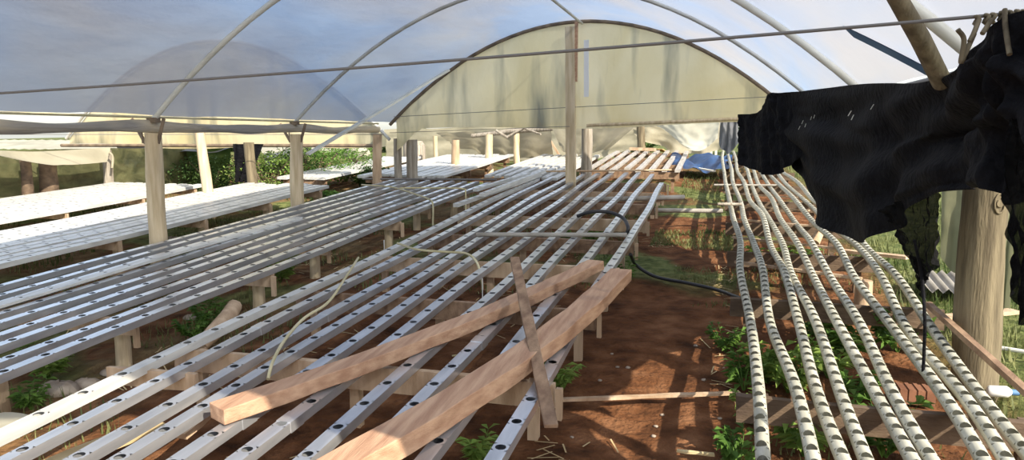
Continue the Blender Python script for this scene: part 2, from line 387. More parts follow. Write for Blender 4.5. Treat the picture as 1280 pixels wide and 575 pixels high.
round_post((-5.36, 8.45, hill(-5.36, 8.45)-.05), (-5.33, 8.45, 1.70), 0.088, 'post', 'second pale wooden post along the back edge of the left channel bench', True, PG)
round_post((-5.36, 10.85, hill(-5.36, 10.85)-.05), (-5.34, 10.85, 1.70), 0.078, 'timber_pale', 'orange-tinted wooden post at the left foot of the end cloth', False, PG)
# old weathered split post beside it
p = ry(506, 232, 11.45); q = ry(503, 178, 11.45)
round_post((p.x-0.1, 11.45, 0.5), (q.x-0.1, 11.45, 1.62), 0.07, 'post_grey', 'weathered grey split post, left one of the pair under the end cloth', False)
round_post((p.x+0.13, 11.5, 0.5), (q.x+0.15, 11.5, 1.60), 0.10, 'post_grey', 'thick weathered grey post, right one of the pair under the end cloth', False)
a = gp(262, 238, .40); b = ry(249, 158, a.y)
round_post((a.x, a.y, gz(a.y)-.05), b, 0.075, 'post', 'slightly tilted pale post standing behind the second bench from the left post', False)
a = gp(317, 229, .36); b = ry(311, 178, a.y)
round_post((a.x, a.y, gz(a.y)-.05), b, 0.085, 'post_olive', 'olive-grey post beside the black hanging sheet in the left bay', False)
# tall ridge post
pc = empty('ridge_post', (-2.3, YG-0.12, 0.5)); tag(pc, 'tall pale square post rising from the middle bench to the roof ridge', 'post')
k = MB(); k.beam((0.13, 0, 0), (0.09, 0, 2.83), 0.15, 0.09, Vector((0, 1, 0)), 0.004, 8); k.build('post_shaft', M['post'], pc)
k = MB(); k.beam((0.185, -0.0, 2.0), (0.185, -0.0, 2.9), 0.045, 0.05, Vector((0, 1, 0))); k.build('splice_board', M['timber'], pc)
a = ry(733, 214, 13.0); round_post((a.x, 13.0, gz(13)-.05), (a.x, 13.0, 2.2), 0.10, 'post_grey', 'dark grey round post just right of the tall middle post', False)
# white patch strip showing on the cloth
k = MB(); a = ry(733, 50, YG-.09); b = ry(733, 121, YG-.09); k.beam(a, b, 0.075, 0.004, Vector((0, 1, 0)), 0.004, 4)
tag(k.build('cloth_patch', M['white']), 'narrow white vertical strip on the end cloth, right of the tall middle post', 'strip')
# posts beyond
for (u, vt, vb, r, m, d) in ((545, 170, 205, .055, 'post', 'thin pale post far behind the grey split posts'), (570, 175, 222, .085, 'timber_pale', 'whitish bright post standing between the two far left benches'),
        (612, 168, 213, .085, 'post', 'tan post fourth from the right in the far row left of the tall post'), (646, 166, 203, .08, 'post', 'tan post in the far row, third left of the tall post'),
        (671, 166, 199, .09, 'post_olive', 'short olive post nearest left of the tall middle post, with a leaning brace'), (802, 152, 190, .10, 'post_olive', 'olive-brown post at the far end before the pale sagging tarp')):
    a = gp(u, vb, .10) if u != 802 else ry(u, vb, 17.95); b = ry(u-1, vt, a.y); round_post((a.x, a.y, gz(a.y)-.04), b, r, m, d, False)
    if u == 671:
        k = MB(); k.beam(a+Vector((0.05, -.14, 1.0)), a+Vector((0.62, -.14, 0.1)), 0.05, 0.04, Vector((0, 1, 0))); tag(k.build('brace_board', M['timber_pale']), 'thin leaning brace beside the short far olive post', 'brace')
k = MB(); k.tube([ry(590, 170, 16.5), ry(640, 164, 16.4), ry(690, 161, 16.2), ry(728, 158, 15.9)], [.05, .06, .05, .06], 10, rough=.05); tag(k.build('crooked_pole', M['post_grey']), 'crooked grey pole lying along the tops of the far posts', 'pole')
k = MB(); k.tube([ry(620, 163, 16.2), ry(634, 172, 16.1), ry(655, 160, 16.2), ry(676, 168, 16.0)], [.03, .04, .03, .02], 8, rough=.05); tag(k.build('dry_branch', M['post_grey']), 'bent dry branch hanging at the tops of the far posts', 'branch')
# diagonal brace
k = MB(); k.beam(Vector((-5.2, 8.5, 1.44)), Vector((-4.2, 11.15, 2.72)), 0.075, 0.03, Vector((0, 0, 1)), 0.003, 6)
tag(k.build('diagonal_brace', M['steel_light']), 'long light diagonal brace rising from the second left post to the end arch', 'brace')
# right post and poles
pr = gp(1217, 476, 0.06)
pr_top = Vector((pr.x-0.03, pr.y, 2.02))
round_post((pr.x, pr.y, gz(pr.y)-0.05), pr_top, 0.118, 'post_olive', 'thick knotty round post on the right, half covered by the black cloth', False, knots=2)
k = MB(); a = ry(1116, -12, 3.1); b = ry(1178, 104, 3.45); k.tube([a, a.lerp(b, .5)+Vector((.006, 0, 0)), b], [0.034, 0.037, 0.038], 12, rough=.03)
tag(k.build('slanting_pole', M['post_olive']), 'slanting round wooden pole dropping from the roof behind the black cloth', 'pole')

# ------------------------------------------------------------------ channels and pipes with real holes
def hole_strip(b, s0, s1, half, prof_map, hr, holes=True, n=12, sq=1.0):
    """one cell of the top surface, s0..s1 long and -half..half wide, with a round hole"""
    sc = (s0+s1)/2; hl = (s1-s0)/2; out = []; inn = []
    for k in range(n):
        t = 2*PI*k/n; c, s_ = math.cos(t), math.sin(t); mx = max(abs(c), abs(s_))
        out.append(prof_map(sc+hl*s_/mx, half*c/mx)); inn.append(prof_map(sc+hr*s_, hr*c*sq))
    b.add(out+inn, [(k, (k+1) % n, n+(k+1) % n, n+k) for k in range(n)])
def channel(x, y0, y1, h, w=0.066, ht=0.045, pitch=0.235, hr=0.0225, m='channel', name='growing_channel', label='', group=None, dx=0.0, wob=0.01, roll=0.0, joints=(), parent=None):
    L = math.sqrt((y1-y0)**2*(1+S*S)); b = MB(); ph = random.uniform(0, 6); off = random.uniform(0, 1)
    def centre(s):
        return (dx*s/L+wob*math.sin(s*0.9+ph)+wob*0.4*math.sin(s*2.3+ph), 0.006*math.sin(s*1.3+ph)-0.004)
    def pm(s, a, z=0.0):
        cx, cz = centre(s); return (cx+a, s, cz+z)
    ncell = int(L/pitch); p = L/ncell; hw = w/2
    hc = hr*1.35
    for i in range(ncell):
        s0 = i*p; s1 = s0+p; sc = (s0+s1)/2+(off-.5)*p*0.5
        a, c = sc-hc, sc+hc
        b.add([pm(s0, -hw), pm(s0, hw), pm(a, hw), pm(a, -hw)], [(0, 1, 2, 3)])
        hole_strip(b, a, c, hw, lambda s, q: pm(s, q), hr)
        b.add([pm(c, -hw), pm(c, hw), pm(s1, hw), pm(s1, -hw)], [(0, 1, 2, 3)])
        for (q, sgn) in ((hw, 1), (-hw, -1)):
            b.add([pm(s0, q), pm(s1, q), pm(s1, q, -ht), pm(s0, q, -ht)], [(0, 3, 2, 1) if sgn > 0 else (0, 1, 2, 3)])
        b.add([pm(s0, -hw, -ht), pm(s1, -hw, -ht), pm(s1, hw, -ht), pm(s0, hw, -ht)], [(0, 1, 2, 3)])
    for s_ in (0, L):
        b.add([pm(s_, -hw), pm(s_, hw), pm(s_, hw, -ht), pm(s_, -hw, -ht)], [(0, 1, 2, 3)])
    for j in joints:                                     # sleeve joints
        t = 0.0025
        for (p0, p1, z0, z1) in ((-hw-t, hw+t, t, 0.0), ):
            pass
        q = [pm(j-.05, -hw-t, t), pm(j-.05, hw+t, t), pm(j-.05, hw+t, -ht-t), pm(j-.05, -hw-t, -ht-t), pm(j+.05, -hw-t, t), pm(j+.05, hw+t, t), pm(j+.05, hw+t, -ht-t), pm(j+.05, -hw-t, -ht-t)]
        b.add(q, [(0, 1, 5, 4), (1, 2, 6, 5), (2, 3, 7, 6), (3, 0, 4, 7), (0, 3, 2, 1), (4, 5, 6, 7)])
    o = b.build(name, M[m]); o.location = (x, y0, h+gz(y0)); o.rotation_euler = (math.atan(S), roll, 0)
    return tag(o, label, 'growing channel', group)

MX = [-2.83, -2.60, -2.34, -2.17, -1.95, -1.73, -1.47, -1.26, -1.02, -0.77]
for i, x in enumerate(MX):
    j = len(MX)-1-i
    if i == 0: lab = 'bright white channel forming the left edge of the middle bench'
    elif j == 0: lab = 'grey channel forming the right edge of the middle bench beside the soil path'
    elif j < 5: lab = 'grey channel of the middle bench, %s from its right edge at the path' % ORD[j]
    else: lab = 'grey channel of the middle bench, %s from its left edge' % ORD[i]
    channel(x, 0.55, [11.6, 11.9, 12.2, 12.3, 12.5, 12.6, 12.6, 12.7, 12.5, 11.2][i], 0.38, m='channel_white' if i == 0 else 'channel', label=lab, group='channels of the middle bench', wob=0.012, joints=(random.uniform(2, 4), random.uniform(6, 9)) if i % 3 else (), roll=random.uniform(-.03, .03))
L1X = [-3.46, -3.64, -3.87, -4.06, -4.27, -4.48, -4.72, -4.91, -5.12]
for i, x in enumerate(L1X):
    lab = 'grey channel at the front right edge of the left bench' if i == 0 else ('grey channel at the back edge of the left bench, touching the row of posts' if i == 8 else 'channel of the left bench, %s from its front edge' % ORD[i])
    channel(x, 1.1, 10.95, 0.38, m='channel', label=lab, group='channels of the left bench', wob=0.008, joints=(random.uniform(3, 7),) if i % 2 else ())
# one loose white channel lying on top of the left bench
o = channel(-4.60, 2.9, 7.2, 0.405, w=0.10, ht=0.02, m='channel_white', label='loose bright white strip lying lengthwise on top of the left bench', wob=0.004, hr=.012, dx=0.05)
def bench(xa, xb, n, y0, y1, h, where, group, m='channel_white', w=None, pitch=0.20, hr=0.017, jag=0.0):
    for i in range(n):
        x = xa+(xb-xa)*i/(n-1)
        d = 'front edge' if i == 0 else ('back edge' if i == n-1 else '%s from its front' % ORD[i])
        channel(x, y0+random.uniform(0, jag), y1-random.uniform(0, jag), h, w=w or abs(xb-xa)/(n-1)*0.74, pitch=pitch, hr=hr, m=m, label='channel on %s, %s' % (where, d), group=group, wob=0.004)
bench(-5.86, -7.30, 10, 2.0, 10.35, 0.38, 'the second bench from the left', 'channels of the second left bench', jag=0.3)
bench(-8.02, -9.75, 11, 3.6, 9.95, 0.38, 'the leftmost bench before the sagging cloth', 'channels of the leftmost bench', jag=0.2)
bench(-2.55, -3.78, 8, 11.6, 16.4, 0.38, 'the far bench left of the tall post', 'channels of the far middle-left bench', 'channel_white', 0.10, .25, .018, .3)
bench(-0.64, -2.25, 8, 12.95, 17.8, 0.38, 'the farthest bench right of the tall post', 'channels of the farthest middle bench', 'channel_dirty', 0.09, .25, .018, .4)
bench(-4.55, -6.0, 9, 11.5, 16.2, 0.38, 'the far bench behind the split grey posts', 'channels of the far left bench', 'channel_white', None, .25, .018, .3)
bench(-6.55, -7.3, 4, 10.9, 15.4, 0.38, 'the narrow far bench beside the green bushes', 'channels of the narrow far bench', 'channel_white', None, .25, .018, .3)
for i, (x, y0, y1, hh, dx, rz) in enumerate(((-3.05, 8.3, 11.7, .43, .25, 0), (-2.92, 8.9, 12.0, .475, .12, 0), (-3.18, 9.4, 11.6, .47, .22, 0))):
    channel(x, y0, y1, hh, m='channel_white', dx=dx, label=['loose white channel, lowest in the bright pile between the two nearest benches', 'loose white channel, rightmost in the bright pile beside the middle bench', 'loose white channel, leftmost in the bright pile beside the middle bench'][i], group='loose white channels in a pile')

# round pipes with holes
def hole_pipe(path, r, pitch, hr, label, group, m='pipe', seg=14):
    P = catmull(path, 10); cum = [0]
    for i in range(1, len(P)): cum.append(cum[-1]+(P[i]-P[i-1]).length)
    L = cum[-1]; idx = [0]
    def at(s):
        s = max(0, min(L-1e-6, s)); i = 0
        lo, hi = 0, len(cum)-2
        while lo < hi:
            mid = (lo+hi+1)//2
            if cum[mid] <= s: lo = mid
            else: hi = mid-1
        t = (s-cum[lo])/(cum[lo+1]-cum[lo]); a = P[max(lo-1, 0)]; b_ = P[lo]; c = P[lo+1]; d = P[min(lo+2, len(P)-1)]
        q = b_.lerp(c, t); tg = ((c-a).normalized()).lerp((d-b_).normalized(), t).normalized(); return q, tg
    tilt = random.uniform(-0.25, 0.12)
    def pm(s, ang):
        q, tg = at(s); side = tg.cross(Vector((0, 0, 1))).normalized(); up = side.cross(tg).normalized(); a = ang+tilt
        return q+side*(r*math.sin(a))+up*(r*math.cos(a))
    b = MB(); n = int(L/pitch); p = L/n; TH = math.radians(62); AR = math.radians(58)
    rest = [TH+(2*PI-2*TH)*k/10 for k in range(11)]
    for i in range(n):
        s0 = i*p; s1 = s0+p; a, c = s0+p*.5-hr*1.15, s0+p*.5+hr*1.15
        arc = [-TH+2*TH*k/4 for k in range(5)]
        for (u, v) in ((s0, a), (c, s1)):
            vs = [pm(u, t) for t in arc]+[pm(v, t) for t in arc]
            b.add(vs, [(k, k+1, 6+k, 5+k) for k in range(4)], True)
        out = []; inn = []; N = 12; sc = (a+c)/2
        for k in range(N):
            t = 2*PI*k/N; cc, ss = math.cos(t), math.sin(t); mx = max(abs(cc), abs(ss))
            out.append(pm(sc+(c-a)/2*ss/mx, TH*cc/mx)); inn.append(pm(sc+hr*ss, (hr/r)*cc*1.0))
        b.add(out+inn, [(k, (k+1) % N, N+(k+1) % N, N+k) for k in range(N)], True)
        vs = [pm(s0, t) for t in rest]+[pm(s1, t) for t in rest]; q = len(rest)
        b.add(vs, [(k, k+1, q+k+1, q+k) for k in range(q-1)], True)
    return tag(b.build('growing_pipe', M[m]), label, 'growing pipe', group)
PX = [(959, 575, 924, 300), (989, 475, 942, 300), (1024, 475, 966, 300), (1048.5, 475, 977, 300), (1090, 475, 995, 300), (1116, 475, 1015, 300), (1166, 475, 1042, 300), (1189, 475, 1070, 300), (1218, 471, 1085, 300)]
for i, (u0, v0, u1, v1) in enumerate(PX):
    a = gp(u0, v0, .38); b = gp(u1, v1, .38)
    xn, xm = a.x, b.x; slope = (xm-xn)/(b.y-a.y)
    path = []
    for y in (1.0, 2.2, 3.4, 4.6, 5.8, 7.0, 8.3, 9.8, 11.5, 13.5, 15.6, 17.6):
        if y <= 7: x = xn+slope*(y-a.y)
        else:
            x7 = xn+slope*(7-a.y); x = x7+(0.16+0.125*i-x7)*min(1, (y-7)/5)
        x += 0.018*math.sin(y*1.9+i*2.1); sag = 0.025*math.sin(y*2.2+i)+(0.02*math.sin(y*4.1+i*3) if y > 7 else 0)
        path.append((x, y, .35+gz(y)+sag))
    lab = 'cream drilled pipe at the path side edge of the right bench' if i == 0 else ('outermost cream drilled pipe of the right bench, nearest the thick post' if i == 8 else 'cream drilled pipe of the right bench, %s counting from the path' % ORD[i])
    hole_pipe(path, 0.029, 0.111, 0.0235, lab, 'drilled pipes of the right bench')
    for yj in ((7.6,) if i in (1, 2, 3) else ((6.9,) if i == 5 else ())):
        pass

# ------------------------------------------------------------------ trestles
def trestle(xa, xb, y, label, group, m='timber_pale', legm='post', round_leg=True, top=0.326, bh=0.12, nleg=2, stick=True, cant=0.12):
    zt = gz(y)+top; e = empty('bench_trestle', ((xa+xb)/2, y, gz(y))); ox = (xa+xb)/2
    b = MB(); b.beam(Vector((xa-ox, 0, top-bh/2)), Vector((xb-ox, 0, top-bh/2)), 0.04, bh, Vector((0, 0, 1)), 0.004, 6); b.build('cross_board', M[m], e)
    xl, xr = min(xa, xb), max(xa, xb)
    for k in range(nleg):
        x = xl+cant+(xr-xl-2*cant)*(k/(nleg-1)) if nleg > 1 else xr-cant
        zg = hill(x, y)-gz(y)-0.04; yo = 0.08
        l = MB()
        if round_leg: l.tube([(x-ox, yo, zg), (x-ox+.005, yo, (zg+top)/2), (x-ox, yo, top-.02)], [0.052, 0.05, 0.048], 12, rough=.03)
        else: l.beam(Vector((x-ox, 0.05, zg)), Vector((x-ox, 0.05, top-.01)), 0.055, 0.05, Vector((0, 1, 0)), .002)
        l.build('leg', M[legm], e)
    if stick:
        k = MB(); k.beam(Vector((xr-ox+.03, -0.035, top-.17)), Vector((xr-ox+.03, -0.035, top-.01)), 0.03, 0.03, Vector((0, 1, 0)), .002); k.build('end_stake', M['timber_pale'], e)
    return tag(e, label, 'trestle', group)
def place(i, n): return 'nearest the camera' if i == 0 else ('farthest away' if i == n-1 else '%s from the camera' % ORD[i])
ty = [1.9, 3.35, 4.6, 5.8, 6.9, 8.1, 9.3, 10.4, 11.5]
for i, y in enumerate(ty):
    m = 'timber_brown' if i % 2 == 0 else 'timber_pale'
    t = trestle(-2.95, -0.72, y, 'brown cross board on short legs under the middle bench, %s' % place(i, len(ty)), 'trestles of the middle bench', m, 'timber_pale', False, bh=0.13, nleg=3)
ty = [2.4, 3.72, 5.0, 6.15, 7.5, 8.7, 9.7, 10.7]
for i, y in enumerate(ty):
    trestle(-5.2, -3.42-0.16*(i % 2), y, 'trestle with round legs under the left bench, %s' % place(i, len(ty)), 'trestles of the left bench', bh=0.10, cant=0.2)
ty = [3.0, 4.5, 5.9, 7.2, 8.5, 9.8]
for i, y in enumerate(ty):
    trestle(-7.35, -5.8, y, 'wooden trestle under the second bench from the left, %s' % place(i, len(ty)), 'trestles of the second left bench', bh=0.10)
ty = [4.4, 5.9, 7.3, 8.6, 9.7]
for i, y in enumerate(ty):
    trestle(-9.8, -7.98, y, 'wooden trestle under the leftmost bench, %s' % place(i, len(ty)), 'trestles of the leftmost bench', bh=0.09)
for (xa, xb, ys_, w) in ((-3.85, -2.5, (11.9, 13.2, 14.5, 15.9), 'the far bench left of the tall post'), (-2.35, -0.6, (13.2, 14.6, 16.0, 17.5), 'the farthest middle bench'), (-6.05, -4.5, (11.8, 13.1, 14.4, 15.8), 'the far bench behind the grey posts'), (-7.35, -6.5, (11.2, 13.0, 14.9), 'the narrow bench beside the bushes')):
    for i, y in enumerate(ys_):
        trestle(xa, xb, y, 'wooden trestle under %s, %s' % (w, place(i, len(ys_))), 'trestles of '+w, 'timber_brown', 'timber_brown', round_leg=False, stick=False)
ty = [2.3, 3.45, 5.15, 6.7, 8.2, 9.9, 11.6, 13.5, 15.6, 17.2]
for i, y in enumerate(ty):
    trestle(0.14, 1.35+(0.12 if i < 3 else 0), y, 'dark cross board under the right pipe bench, %s' % place(i, len(ty)), 'trestles of the right bench', 'timber_dark', 'timber_dark', False, top=0.315, bh=0.13, stick=False)

# bars, pipes lying across
def bar(name, p, q, r, m, label, cat='pipe', n=10, sag=0.0):
    b = MB(); p = Vector(p); q = Vector(q); b.tube([p.lerp(q, i/6)-Vector((0, 0, sag*math.sin(PI*i/6))) for i in range(7)], r, n); return tag(b.build(name, M[m]), label, cat)
bar('cross_pipe', (-2.2, 6.55, .405+gz(6.55)), (-0.78, 6.82, .405+gz(6.82)), 0.022, 'concrete', 'grey pipe laid across the right half of the middle bench')
bar('cross_pipe', (-5.6, 10.8, .40+gz(10.8)), (-3.35, 11.02, .40+gz(11.02)), 0.016, 'cable', 'thin dark pipe across the far end of the left bench')
bar('cross_pipe', (-2.9, 12.3, .405+gz(12.3)), (-0.72, 12.85, .405+gz(12.85)), 0.016, 'timber_pale', 'thin pale rod across the far end of the middle bench')
bar('ground_pipe', (-1.75, 9.95, .27+gz(9.95)), (-0.40, 10.45, .27+gz(10.45)), 0.035, 'concrete', 'thick grey pipe stub poking out under the far middle bench toward the path')
bar('ground_pipe', (-2.0, 9.35, .22+gz(9.35)), (0.12, 9.75, .20+gz(9.75)), 0.03, 'concrete', 'long grey pipe crossing low over the path between the benches')
bar('ground_pipe', (0.0, 11.2, .36+gz(11.2)), (0.9, 11.3, .36+gz(11.3)), 0.016, 'concrete', 'short pale pipe across the far end of the right bench')
bar('ground_pipe', (0.05, 9.0, .40+gz(9)), (0.33, 9.05, .40+gz(9)), 0.018, 'post_grey', 'short grey pipe stub on the path side of the right bench')
a = gp(688, 500, .04); b = gp(925, 491, .03)
k = MB(); k.beam(a, b, 0.035, 0.015, Vector((0, 0, 1)), .002, 8); tag(k.build('ground_lath', M['timber_pale']), 'thin pale lath lying across the soil path near the camera', 'lath')
a = gp(846, 563, .04); b = gp(893, 569, .04)
k = MB(); k.beam(a, b, 0.02, 0.012, Vector((0, 0, 1)), .003, 4); tag(k.build('stick', M['straw']), 'short pale stick on the soil near the bottom of the path', 'stick')

# ------------------------------------------------------------------ big timber on the middle bench
def timber(name, pts, w, t, m, label, cat='plank', up=Vector((0, 0, 1)), rough=0.003):
    P = catmull(pts, 5); vs = []; fs = []
    for i, c in enumerate(P):
        d = (P[min(i+1, len(P)-1)]-P[max(i-1, 0)]).normalized(); side = d.cross(up).normalized(); u = side.cross(d)
        ww = w*(1+0.05*math.sin(i*1.7)); 
        for (a, b_) in ((-1, -1), (1, -1), (1, 1), (-1, 1)):
            vs.append(c+side*(a*ww/2)+u*(b_*t/2)+Vector([random.uniform(-rough, rough) for _ in range(3)]))
    for i in range(len(P)-1):
        for k in range(4): fs.append((i*4+k, i*4+(k+1) % 4, i*4+4+(k+1) % 4, i*4+4+k))
    fs.append((3, 2, 1, 0)); o = (len(P)-1)*4; fs.append((o, o+1, o+2, o+3))
    b = MB(); b.add(vs, fs); ob = b.build(name, M[m])
    bv = ob.modifiers.new('bevel', 'BEVEL'); bv.width = 0.004; bv.segments = 2
    return tag(ob, label, cat)
P1 = [(-1.99, 2.47, 0), (-1.64, 3.2, 0), (-1.28, 4.1, 0), (-1.03, 4.9, 0), (-0.86, 5.5, 0)]
timber('timber_beam', [(x, y, .38+gz(y)+.036+.002) for x, y, _ in P1], 0.125, 0.07, 'timber', 'left orange-brown timber beam lying aslant on the middle bench', 'beam')
P2 = [(-1.38, 1.75, 0), (-1.10, 2.6, 0), (-0.89, 3.4, 0), (-0.73, 4.3, 0), (-0.63, 5.2, 0)]
timber('timber_beam', [(x, y, .38+gz(y)+.044+.002) for x, y, _ in P2], 0.15, 0.085, 'timber', 'right, thicker orange-brown timber beam lying aslant on the middle bench', 'beam')
A = gp(643, 322, .66); B = gp(689, 533, .36)
timber('wooden_lath', [A, A.lerp(B, .5), B], 0.062, 0.018, 'timber_brown', 'flat brown lath leaning across both timber beams', 'lath', rough=.0015)
# small block pieces
k = MB(); k.beam(gp(135, 468, .30), gp(245, 478, .30), 0.03, 0.09, Vector((0, 0, 1)), .004, 3)
tag(k.build('wood_offcut', M['timber_pale']), 'pale board offcut under the left edge of the middle bench', 'board')
k = MB(); k.beam(gp(222, 545, .24), gp(262, 510, .28), 0.09, 0.03, Vector((0, 0, 1)), .004, 2)
tag(k.build('wood_offcut', M['timber_pale']), 'small pale wood wedge below the near end of the left timber beam', 'board')
k = MB(); k.tube([gp(252, 432, .06), gp(268, 415, .12), gp(284, 398, .17), gp(293, 383, .20)], [0.05, .06, .062, .055], 12, rough=.06)
tag(k.build('cut_log', M['timber_pale']), 'pale peeled log lying on the ground between the left and middle benches', 'log')
# white plastic sheet corner bottom left
q0 = gp(-60, 520, .10); q1 = gp(66, 506, .10); q2 = gp(-60, 580, .10)
k = MB(); k.grid(lambda a, b: Vector((q0.x+(q1.x-q0.x)*a, q2.y+(q0.y-q2.y)*b+(q1.y-q0.y)*a, 0))+Vector((0, 0, hill(q0.x+(q1.x-q0.x)*a, q2.y+(q0.y-q2.y)*b)+0.09+0.03*math.sin(a*7+b*4))), 12, 8)
tag(k.build('plastic_sheet', M['white_tarp']), 'bright white sheet on the ground at the bottom left corner', 'sheet')
k = MB(); a = gp(3, 492, .1); k.beam((a.x-.02, a.y, gz(a.y)-.03), (a.x-.02, a.y, gz(a.y)+.25), .07, .06, Vector((0, 1, 0)), .002)
tag(k.build('short_stake', M['timber_pale']), 'short pale stake at the left edge of the picture below the left bench', 'stake')
k = MB(); a = gp(1, 540, .03); b = gp(115, 502, .03)
# yellow boards on the ground bottom left
k.beam(gp(60, 585, .10), gp(200, 528, .10), 0.16, 0.02, Vector((0, 0, 1)), .004, 4)
tag(k.build('ground_board', M['straw']), 'yellowish board lying on the ground under the middle bench, bottom left', 'board')

# hoses and twine
def hose(pts, r, m, label, cat='hose', name='hose', n=8):
    b = MB(); b.tube(catmull(pts, 8), r, n); return tag(b.build(name, M[m]), label, cat)
hose([gp(448, 322, .42), gp(430, 350, .46), gp(410, 378, .44), (gp(380, 398, .43)), gp(356, 425, .42), gp(341, 452, .41), gp(335, 474, .36)], 0.009, 'hose', 'beige hose curling over the left half of the middle bench')
hose([gp(497, 304, .42), gp(522, 312, .44), gp(560, 315, .44), gp(583, 317, .45), gp(596, 328, .42), gp(602, 350, .30), gp(603, 362, .22)], 0.010, 'hose', 'beige hose lying over the far left channels of the middle bench')
hose([gp(452, 231, .41), gp(490, 234, .42), gp(520, 243, .42), gp(536, 249, .42), gp(541, 256, .38), gp(541, 282, .15)], 0.012, 'hose', 'olive hose hanging off the front edge of the left bench')
hose([gp(500, 235, .41), gp(545, 235, .42), gp(578, 236, .41), gp(582, 242, .36), gp(582, 272, .10)], 0.010, 'twine', 'pale yellow cord hanging off the far front edge of the left bench')
hose([gp(722, 270, .44), gp(738, 265, .50), gp(760, 265, .50), gp(778, 272, .46), gp(785, 284, .40), gp(782, 296, .30)], 0.019, 'black_plastic', 'black hose looping over the right edge of the middle bench')
hose([gp(788, 318, .26), gp(796, 332, .10), gp(820, 346, .02), gp(860, 354, .025), gp(895, 362, .03), gp(928, 374, .10)], 0.016, 'black_plastic', 'black hose crossing the soil path toward the right bench')
hose([gp(565, 445, .04), gp(590, 440, .05), gp(612, 425, .05), gp(600, 432, .05)], 0.006, 'twine', 'yellow-green string on the ground between the two timber beams', 'string', 'string')
for (u, v0, v1, d) in ((603, 348, 366, 'white string dropping from the channel left of the leaning lath'), (480, 300, 330, 'white string hanging below the front edge of the left bench')):
    a = gp(u, v0, .34); b = MB(); b.tube([a, (a.x, a.y, gz(a.y)+.02)], 0.004, 6); tag(b.build('string', M['white']), d, 'string')

# ------------------------------------------------------------------ black shade cloth on the right
def cloth(name, top, bot, m, parent, nu=90, nv=36, fold=0.05, ffreq=26, seed=0, drape=0.0, slack=0.0):
    T = catmull(top, 10); B = catmull(bot, 10)
    def samp(P, a):
        t = a*(len(P)-1); i = min(int(t), len(P)-2); return P[i].lerp(P[i+1], t-i)
    b = MB()
    def fn(a, c):
        p = samp(T, a); q = samp(B, a); r = p.lerp(q, c)
        n = Vector((0.93, 0.35, 0))
        k = (0.35+0.65*c)*min(1, 6*c+.15)
        off = fold*k*(math.sin(a*ffreq+2.2*math.sin(a*7+seed)+1.8*c)+0.5*math.sin(a*ffreq*2.3+seed+c*3))
        off += drape*math.sin(PI*c)*(math.sin(6*c+9*a)+.7*math.sin(17*c-15*a+2*math.sin(5*a)))
        off += 0.03*noise.noise(Vector((a*14, c*9, seed)))
        r = r+n*off; r.z += slack*math.sin(c*14+a*11)*0.02
        return r
    b.grid(fn, nu, nv); return b.build(name, m, parent)
ct = empty('shade_cloth', (0.95, 2.75, gz(2.75)))
tag(ct, 'large black shade cloth bunched on the cable and draped along the right side', 'shade cloth')
def cr(l): return [ry(u, v, y)-Vector(ct.location) for u, v, y in l]
top = cr([(1300, 18, 2.55), (1262, 21, 2.68), (1240, 28, 2.74), (1217, 50, 2.9), (1196, 82, 3.2), (1150, 104, 3.7), (1110, 108, 4.3), (1075, 109, 5.0), (1030, 111, 6.2), (985, 115, 7.4), (960, 117, 7.8)])
bot = cr([(1300, 222, 2.55), (1274, 200, 2.68), (1258, 249, 2.74), (1246, 234, 2.85), (1210, 240, 3.1), (1165, 252, 3.7), (1110, 290, 4.3), (1070, 302, 5.0), (1030, 275, 6.2), (1003, 225, 7.4), (996, 192, 7.8)])
C0 = Vector(ct.location)
top = [Vector((0.99, 1.5, 2.04))-C0, Vector((0.98, 2.0, 2.05))-C0]+top  # near end added out of view to throw shade on the path
bot = [Vector((1.02, 1.5, 0.95))-C0, Vector((0.99, 2.0, 1.0))-C0]+bot
cloth('cloth_sheet', top, bot, M['black_cloth'], ct, 170, 60, 0.045, 40, 1, 0.045, 1.0)
top = cr([(1003, 114, 7.2), (975, 116, 7.6), (960, 118, 7.9), (948, 140, 8.3), (922, 143, 8.8)])
bot = cr([(1003, 192, 7.2), (982, 212, 7.6), (965, 219, 7.9), (944, 214, 8.3), (924, 205, 8.8)])
cloth('cloth_sheet', top, bot, M['black_cloth'], ct, 50, 24, 0.03, 22, 3)
top = cr([(1262, 150, 2.62), (1274, 148, 2.58), (1300, 145, 2.5)]); bot = cr([(1264, 345, 2.62), (1276, 402, 2.58), (1300, 405, 2.5)])
cloth('net_strip', top, bot, M['black_net'], ct, 20, 40, 0.03, 12, 5)
top = cr([(1100, 262, 4.05), (1128, 250, 3.95), (1150, 245, 3.85), (1172, 240, 3.75)]); bot = cr([(1130, 300, 4.05), (1143, 345, 3.95), (1158, 350, 3.85), (1170, 330, 3.75)])
cloth('net_strip', top, bot, M['black_net'], ct, 24, 30, 0.02, 14, 6)
top = cr([(1137, 318, 3.96), (1146, 322, 3.95), (1155, 325, 3.93)]); bot = cr([(1153, 372, 3.96), (1155, 374, 3.95), (1157, 374, 3.93)])
cloth('net_strip', top, bot, M['black_net'], ct, 10, 14, 0.006, 8, 2)
k = MB(); k.tube(catmull(cr([(1143, 300, 3.85), (1152, 345, 3.85), (1156, 400, 3.75), (1155, 440, 3.8), (1154, 465, 3.8)]), 6), 0.008, 6); k.build('dangling_strand', M['black_cloth'], ct)
for i, (u, v) in enumerate(((1221, 23), (1233, 21), (1241, 20), (1252, 18), (1262, 17), (1271, 16), (1279, 16))):
    c = ry(u, v+3, 2.74)-Vector(ct.location); k = MB(); R = 0.014; ring = [c+Vector((0.004*math.sin(3*t), R*math.cos(t), R*math.sin(t))) for t in [2*PI*q/12 for q in range(13)]]
    k.tube(ring, 0.006, 8, cap=False); k.build('tie_ring', M['post_olive'], ct)
